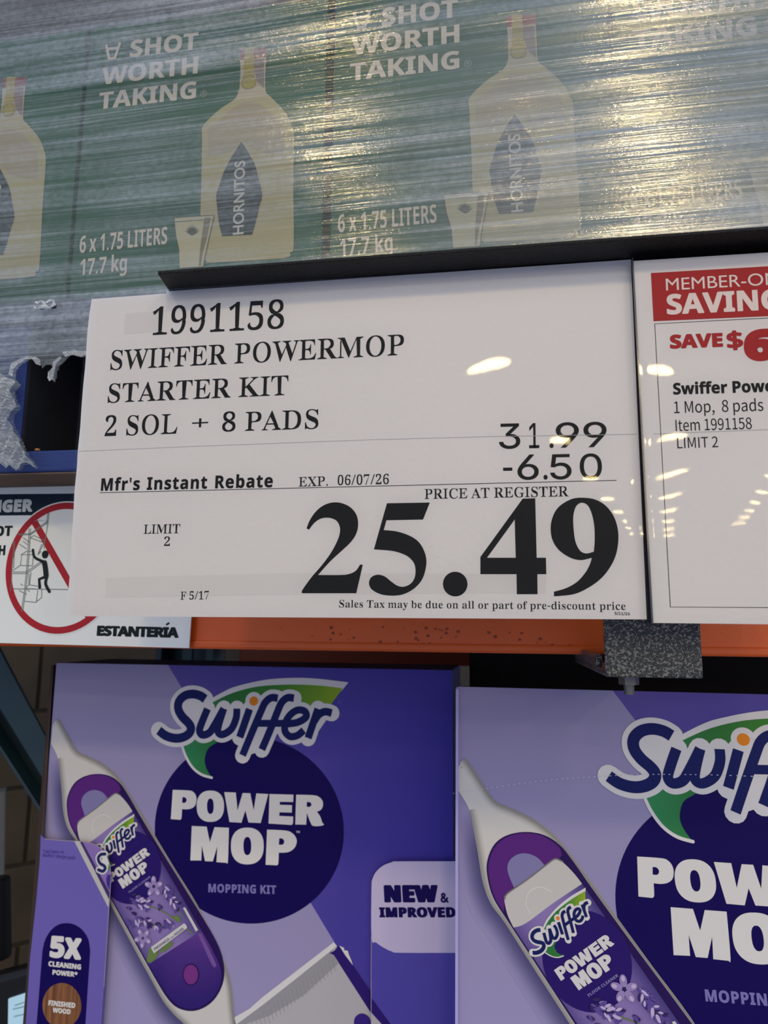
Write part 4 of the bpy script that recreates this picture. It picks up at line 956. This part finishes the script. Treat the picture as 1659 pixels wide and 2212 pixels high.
    p = Print(); text(p, 'FRESHNESS', 'bold', A1(zs, [(1024, 1922)])[0], A1(zs, [(1190, 1802)])[0], A1(zs, [(1008, 1897)])[0]); text(p, 'FOR', 'bold', A1(zs, [(1198, 1796)])[0], A1(zs, [(1240, 1766)])[0], A1(zs, [(1190, 1784)])[0]); text(p, 'HOURS', 'bold', A1(zs, [(1250, 1760)])[0], A1(zs, [(1352, 1686)])[0], A1(zs, [(1234, 1735)])[0]); p.lay(sh, 'tag_lettering', ink(50, 40, 110), t, 22)
    bc = A1(zm, [(1330, 1380), (1420, 1535), (1490, 1690), (1497, 1820), (1440, 1935), (1345, 2018), (1240, 2045), (1140, 2018), (1050, 1935), (960, 1800), (880, 1665), (1100, 1528)])
    y_t, y_b = b1.uv(zm(1100, 1400))[1], b1.uv(zm(1100, 2000))[1]
    p = Print(); p.poly(catmull(bc, True, 5)); p.lay(sh, 'bottle_base_picture', grad_mat(), t, 11, lambda u, v: rgb(*mix((100, 62, 150), (52, 34, 120), (y_t - v) / (y_t - y_b) * 1.6), k=1.1))
    p = Print(); p.poly(catmull(A1(zm, [(1300, 1405), (1325, 1400), (1450, 1650), (1440, 1690), (1410, 1650)]), True, 4)); p.lay(sh, 'base_sheen', ink(118, 84, 158), t, 12)
    c = A1(zm, [(1241, 1750)])[0]; p = Print(); p.poly(ell(c, 72 / 3.95 * k, 84 / 3.95 * k, n=32)); p.lay(sh, 'button_rim', ink(38, 22, 78), t, 13)
    p = Print(); p.poly(ell(c, 63 / 3.95 * k, 75 / 3.95 * k, n=32)); p.lay(sh, 'button', ink(118, 52, 132), t, 14)
    # ---- picture of the mop head
    p = Print(); p.poly(A1(zp, [(785, 840), (1025, 1270), (1300, 1750), (300, 1750), (100, 1440), (100, 1372), (400, 1130)])); p.lay(sh, 'pad_picture', ink(178, 178, 184), t, 3)
    p = Print(); p.poly(A1(zp, [(790, 838), (100, 1378), (95, 1400), (330, 1318), (560, 1180), (800, 960), (770, 905), (745, 885)])); p.lay(sh, 'pad_fold', ink(150, 150, 158), t, 4)
    p = Print(); p.poly(A1(zp, [(770, 812), (500, 1020), (280, 1190), (190, 1270), (85, 1330), (98, 1380), (280, 1245), (500, 1072), (792, 838)])); p.poly(A1(zp, [(808, 835), (842, 852), (840, 866), (868, 872), (872, 892), (892, 940), (902, 972), (860, 920)])); p.lay(sh, 'pad_edge', ink(216, 216, 218), t, 5)
    p = Print()
    for i in range(26):
        x = 130 + i * 25; y = 1420 - i * 20; p.stroke(A1(zp, [(x, y), (x + 26, y + 90)]), .0004, cap=False)
    p.lay(sh, 'pad_fringe', ink(150, 150, 156), t, 5)
    p = Print(); p.poly(A1(zp, [(800, 838), (895, 962), (1030, 1160), (1160, 1378), (1330, 1660), (1250, 1660), (1100, 1378), (1020, 1290), (840, 1010), (770, 900), (742, 886), (775, 870)])); p.lay(sh, 'head_bar_picture', ink(44, 26, 110), t, 6)
    p = Print(); p.poly(ell(b1.uv(zp(968, 1368)), 56 / 3.19 * k, 56 / 3.19 * k, n=32)); p.lay(sh, 'head_joint_picture', ink(56, 36, 128), t, 7)
lil_m = mat('lilac_carton', (150, 144, 196), rough=.45, k=1.1)
ART = []
def carton(t, sh, dep, HH=H):
    c = [sh.P(TL[0], TL[1] - HH, -.0), sh.P(TR[0], TL[1] - HH, -.0), sh.P(TR[0], TL[1] - HH, -dep), sh.P(TL[0], TL[1] - HH, -dep), sh.P(TL[0], TL[1], 0), sh.P(TR[0], TR[1] if False else TL[1], 0), sh.P(TR[0], TL[1], -dep), sh.P(TL[0], TL[1], -dep)]
    o = MB().hexa(c).obj('carton_body', lil_m, t); bevel(o, .0012, 2)
    global REC
    if not ART:
        REC = ART; art(t, sh); REC = None
    else:
        for p, nm, m_, ly, cf in ART: p.lay(sh, nm, m_, t, ly, cf)
base1 = b1.P((TL[0] + TR[0]) / 2, TL[1] - H); base2 = b2.P((TL[0] + TR[0]) / 2, TL[1] - H)
zP = min(b2.P(TL[0], TL[1] - H, n_)[2] for n_ in (0, -.0815)) - .001
base1 = np.array([base1[0], base1[1], zP + .001])
m1 = thing('mop_carton', tuple(base1), 'purple mop carton standing whole behind the cut-open display carton, at left', 'carton', 'purple mop cartons'); carton(m1, b1, .12, TL[1] - (zP + .001 - b1.O[2]))
m2 = thing('mop_carton', tuple(base2), 'purple mop carton nearest the camera at right, unopened, dotted tear line across its logo', 'carton', 'purple mop cartons'); carton(m2, b2, .0815)
p = Print(); p.poly([(TL[0] + .0004, TL[1] - .002), (TL[0] + .0026, TL[1] - .002), (TL[0] + .0026, TL[1] - H + .01), (TL[0] + .0004, TL[1] - H + .01)]); p.lay(b2, 'folded_board_edge', ink(172, 166, 222), m2, 25)
# perforated tear line of the unopened carton
p = Print(); zpf = Z(960, 1400, 2.373)
pts = catmull([b2.uv(zpf(*q)) for q in [(50, 742), (200, 720), (400, 690), (600, 668), (800, 655), (1000, 645), (1200, 645), (1400, 648), (1659, 660), (1900, 690), (2060, 760)]], False, 22)
for i in range(0, len(pts) - 1, 3): p.stroke([pts[i], pts[i + 1]], .0005, cap=False)
p.lay(b2, 'tear_line', ink(196, 192, 216), m2, 26)
# ---- the opened display carton in front of the first one: two strips of its cut front
dt = thing('display_carton', tuple(base1 + np.array([0, -.012, 0])), 'opened purple display carton, front cut away to two side strips, with a 5X badge', 'display carton', None)
bs = Sheet((0, .742, EZ), (1, 0, 0), (0, 0, 1)); z7 = Z(0, 1780, 5.119)
U7 = lambda *P: [bs.uv(z7(*q)) for q in P]
zbot = zP + .001 - EZ
def atx(a, b, yv):  # follow an edge down to the carton's foot
    return (a[0] + (b[0] - a[0]) * (yv - a[1]) / (b[1] - a[1]), yv)
lt = U7((450, 120), (470, 140), (497, 165), (700, 183), (870, 190), (960, 200), (1060, 230), (1130, 280), (1185, 360), (1218, 460), (1228, 600), (1215, 780), (1190, 1170), (1150, 1800), (1120, 2212)); lo_ = U7((285, 2212), (330, 1500), (400, 850), (440, 400))
foot = [atx(lt[-2], lt[-1], zbot), atx(lo_[1], lo_[0], zbot)]
mid_v = mat('violet_carton', (112, 98, 188), rough=.45, k=1.1); cut = mat('cut_board_edge', (190, 178, 190), rough=.8)
o = card('left_front_strip', bs, [tuple(q) for q in lt] + foot + [tuple(q) for q in lo_[1:]], mid_v, dt, .0009)
def lay7(nm, m_, layer, fn): p = Print(); fn(p); return p.lay(bs, nm, m_, dt, layer)
lay7('strip_edge', cut, 1, lambda p: p.stroke([tuple(q) for q in lt[2:14]], .0005, cap=False))
lay7('small_print', ink(70, 58, 140), 1, lambda p: (text(p, '*pad layers vs.', 'bold', *U7((476, 318), (712, 328), (478, 280))), text(p, 'Swiffer® WetJet pads', 'bold', *U7((470, 362), (832, 392), (472, 325)))))
lay7('mop_edge_picture', ink(190, 188, 188), 1, lambda p: p.poly(U7((822, 188), (880, 191), (1030, 480), (1207, 835), (1199, 925), (1120, 770), (960, 460))))
lay7('recess_picture', ink(64, 50, 108), 1, lambda p: p.poly(U7((884, 192), (915, 196), (1212, 755), (1207, 835), (1030, 480))))
lay7('label_picture', ink(136, 112, 180), 1, lambda p: p.poly(U7((915, 196), (960, 201), (1060, 231), (1130, 281), (1184, 361), (1216, 461), (1226, 600), (1212, 757))))
lay7('label_disc', ink(66, 48, 138), 2, lambda p: p.poly(U7((1226, 560), (1226, 600), (1212, 735), (1180, 660), (1176, 600), (1190, 560))))
Ss = catmull(U7((1165, 330), (1120, 335), (1090, 375), (1108, 430), (1155, 460), (1166, 490), (1140, 520), (1092, 503)), False, 6, 120)
lay7('logo_outline', ink(214, 212, 214), 3, lambda p: (p.stroke(Ss, .0062), p.poly(U7((1150, 290), (1184, 362), (1210, 440), (1190, 500), (1130, 400)))))
lay7('logo_leaf', ink(70, 140, 80), 4, lambda p: p.poly(U7((1205, 440), (1216, 465), (1224, 520), (1195, 495))))
lay7('logo_word', ink(30, 36, 92), 5, lambda p: p.stroke(Ss, .0030))
def badge(p):
    t0 = U7((405, 2212), (470, 1400), (500, 1280), (560, 1180), (640, 1115), (730, 1096), (820, 1110), (910, 1170), (975, 1270), (998, 1400), (945, 2212))
    p.poly([tuple(q) for q in catmull(t0[1:10], False, 5)] + [atx(t0[9], t0[10], zbot + .02), atx(t0[1], t0[0], zbot + .02)])
lay7('navy_badge', ink(18, 4, 84, 1.2), 1, badge)
lay7('badge_lettering', ink(216, 214, 214), 2, lambda p: (text(p, '5', 'bold', *U7((548, 1474), (712, 1484), (556, 1232)), bold=.06), text(p, 'X', 'bold', *U7((706, 1488), (896, 1502), (712, 1250)), bold=.09),
     text(p, 'CLEANING', 'bold', *U7((535, 1570), (896, 1610), (537, 1512)), bold=.05), text(p, 'POWER*', 'bold', *U7((580, 1664), (858, 1692), (583, 1608)), bold=.05)))
wm = bpy.data.materials.new('printed_wood'); wm.use_nodes = True; nt = wm.node_tree; tc = nt.nodes.new('ShaderNodeTexCoord'); mp = nt.nodes.new('ShaderNodeMapping'); mp.inputs['Scale'].default_value = (260, 1, 14)
nn = nt.nodes.new('ShaderNodeTexNoise'); nn.inputs['Scale'].default_value = 1; nn.inputs['Detail'].default_value = 4; cr = nt.nodes.new('ShaderNodeValToRGB'); cr.color_ramp.elements[0].position = .3; cr.color_ramp.elements[0].color = rgb(96, 58, 34); cr.color_ramp.elements[1].position = .7; cr.color_ramp.elements[1].color = rgb(170, 112, 66)
nt.links.new(tc.outputs['Object'], mp.inputs[0]); nt.links.new(mp.outputs[0], nn.inputs['Vector']); nt.links.new(nn.outputs['Fac'], cr.inputs[0]); nt.links.new(cr.outputs[0], nt.nodes['Principled BSDF'].inputs['Base Color'])
c7 = U7((685, 2005))[0]; lay7('wood_picture', wm, 2, lambda p: p.poly(ell(c7, U7((902, 2000))[0][0] - c7[0], U7((685, 1755))[0][1] - c7[1], n=60)))
lay7('wood_lettering', ink(218, 216, 214), 3, lambda p: (text(p, 'FINISHED', 'bold', *U7((537, 2003), (834, 2034), (540, 1945)), bold=.05), text(p, 'WOOD', 'bold', *U7((583, 2080), (781, 2103), (586, 2024)), bold=.05)))
# right strip
Up = lambda *P: [bs.uv(zp(*q)) for q in P]
rt = Up((1720, 256), (1230, 256), (1170, 262), (1110, 285), (1062, 325), (1036, 375), (1028, 440), (1028, 780), (1026, 1378)); footr = [(float(rt[-1][0]), zbot), (float(rt[0][0]), zbot)]
card('right_front_strip', bs, [tuple(q) for q in rt] + footr, mat('deep_violet_carton', (78, 68, 176), rough=.45, k=1.1), dt, .0009)
lay7('strip_edge', cut, 1, lambda p: p.stroke([tuple(q) for q in Up((1028, 775), (1026, 1000), (1027, 1378))] + [(float(rt[-1][0]), zbot)], .0005, cap=False))
lay7('pale_badge', ink(196, 188, 222), 1, lambda p: p.poly([tuple(q) for q in catmull(Up((1720, 257), (1230, 257), (1170, 263), (1110, 286), (1063, 326), (1037, 376), (1029, 440), (1029, 782), (1060, 815), (1110, 850), (1170, 878), (1240, 887), (1720, 887)), True, 4)]))
lay7('badge_lettering', ink(20, 8, 84, 1.2), 2, lambda p: (text(p, 'NEW', 'bold', *Up((1118, 540), (1492, 540), (1118, 420)), bold=.12, by=.5, space=1.08), text(p, '&', 'bold', *Up((1506, 541), (1562, 541), (1506, 474)), bold=.06), text(p, 'IMPROVED', 'bold', *Up((1083, 643), (1538, 643), (1083, 573)), bold=.10, by=.5, space=1.08, fit='IMPROVE')))
lay7('head_bar_picture', ink(44, 26, 110), 1, lambda p: p.poly(Up((1028, 1196), (1160, 1378), (1330, 1640), (1250, 1640), (1100, 1378), (1028, 1296))))
lay7('pad_picture', ink(178, 178, 184), 1, lambda p: p.poly(Up((1028, 1300), (1100, 1380), (1240, 1630), (1028, 1630))))
# side walls and back of the display carton
brown = mat('brown_board', (74, 58, 52), rough=.85)
pa = at(120, 1433, .76); pb = at(91, 1800, .744)
def wallp(nm, a0, a1):   # slanting thin side wall: front top -> back top
    z_ = EZ + zbot
    V = [(a0[0], a0[1], z_), (a0[0] + .0025, a0[1], z_), (a1[0] + .0025, a1[1], z_), (a1[0], a1[1], z_), (a0[0], a0[1], a0[2]), (a0[0] + .0025, a0[1], a0[2]), (a1[0] + .0025, a1[1], a1[2]), (a1[0], a1[1], a1[2])]
    return MB().hexa(V).obj(nm, brown, dt)
x_l = at(118, 1433, .758)[0]
wallp('side_wall', (bs.uv(z7(446, 130))[0], .7435, EZ + bs.uv(z7(446, 130))[1]), (x_l - .003, .757, at(118, 1437, .757)[2]))
wallp('side_wall', (x_l - .0035, .757, at(118, 1437, .757)[2]), (x_l - .0035, .87, at(118, 1437, .757)[2]))
# ------------------------------------------------------------------ shelf the mop cartons stand on (below the frame)
zsf = EZ + zbot - .003
zmin = min(base1[2], base2[2], EZ + zbot)
sf = thing('carton_plinth', (0, .8, 0), 'plain grey plinth under the purple mop cartons, below the picture', 'plinth')
o = MB().box(-.6, 1.0, .55, 1.25, 0, zP).obj('plinth_body', mat('grey_plinth', (96, 94, 92), rough=.8), sf); bevel(o, .004)

xk = at(1010, 1450, .86)[0]
t = thing('added_dark_box', (.45, .86, base1[2]), 'dark brown box added to darken the gap behind the right purple carton', 'carton')  # added dark box, stands in for the shade in the gap
o = MB().box(xk, .95, .90, 1.2, base1[2], at(1100, 1408, .9)[2]).obj('carton_body', mat('dark_gap_fill', (38, 24, 20), rough=.8), t); bevel(o, .002)
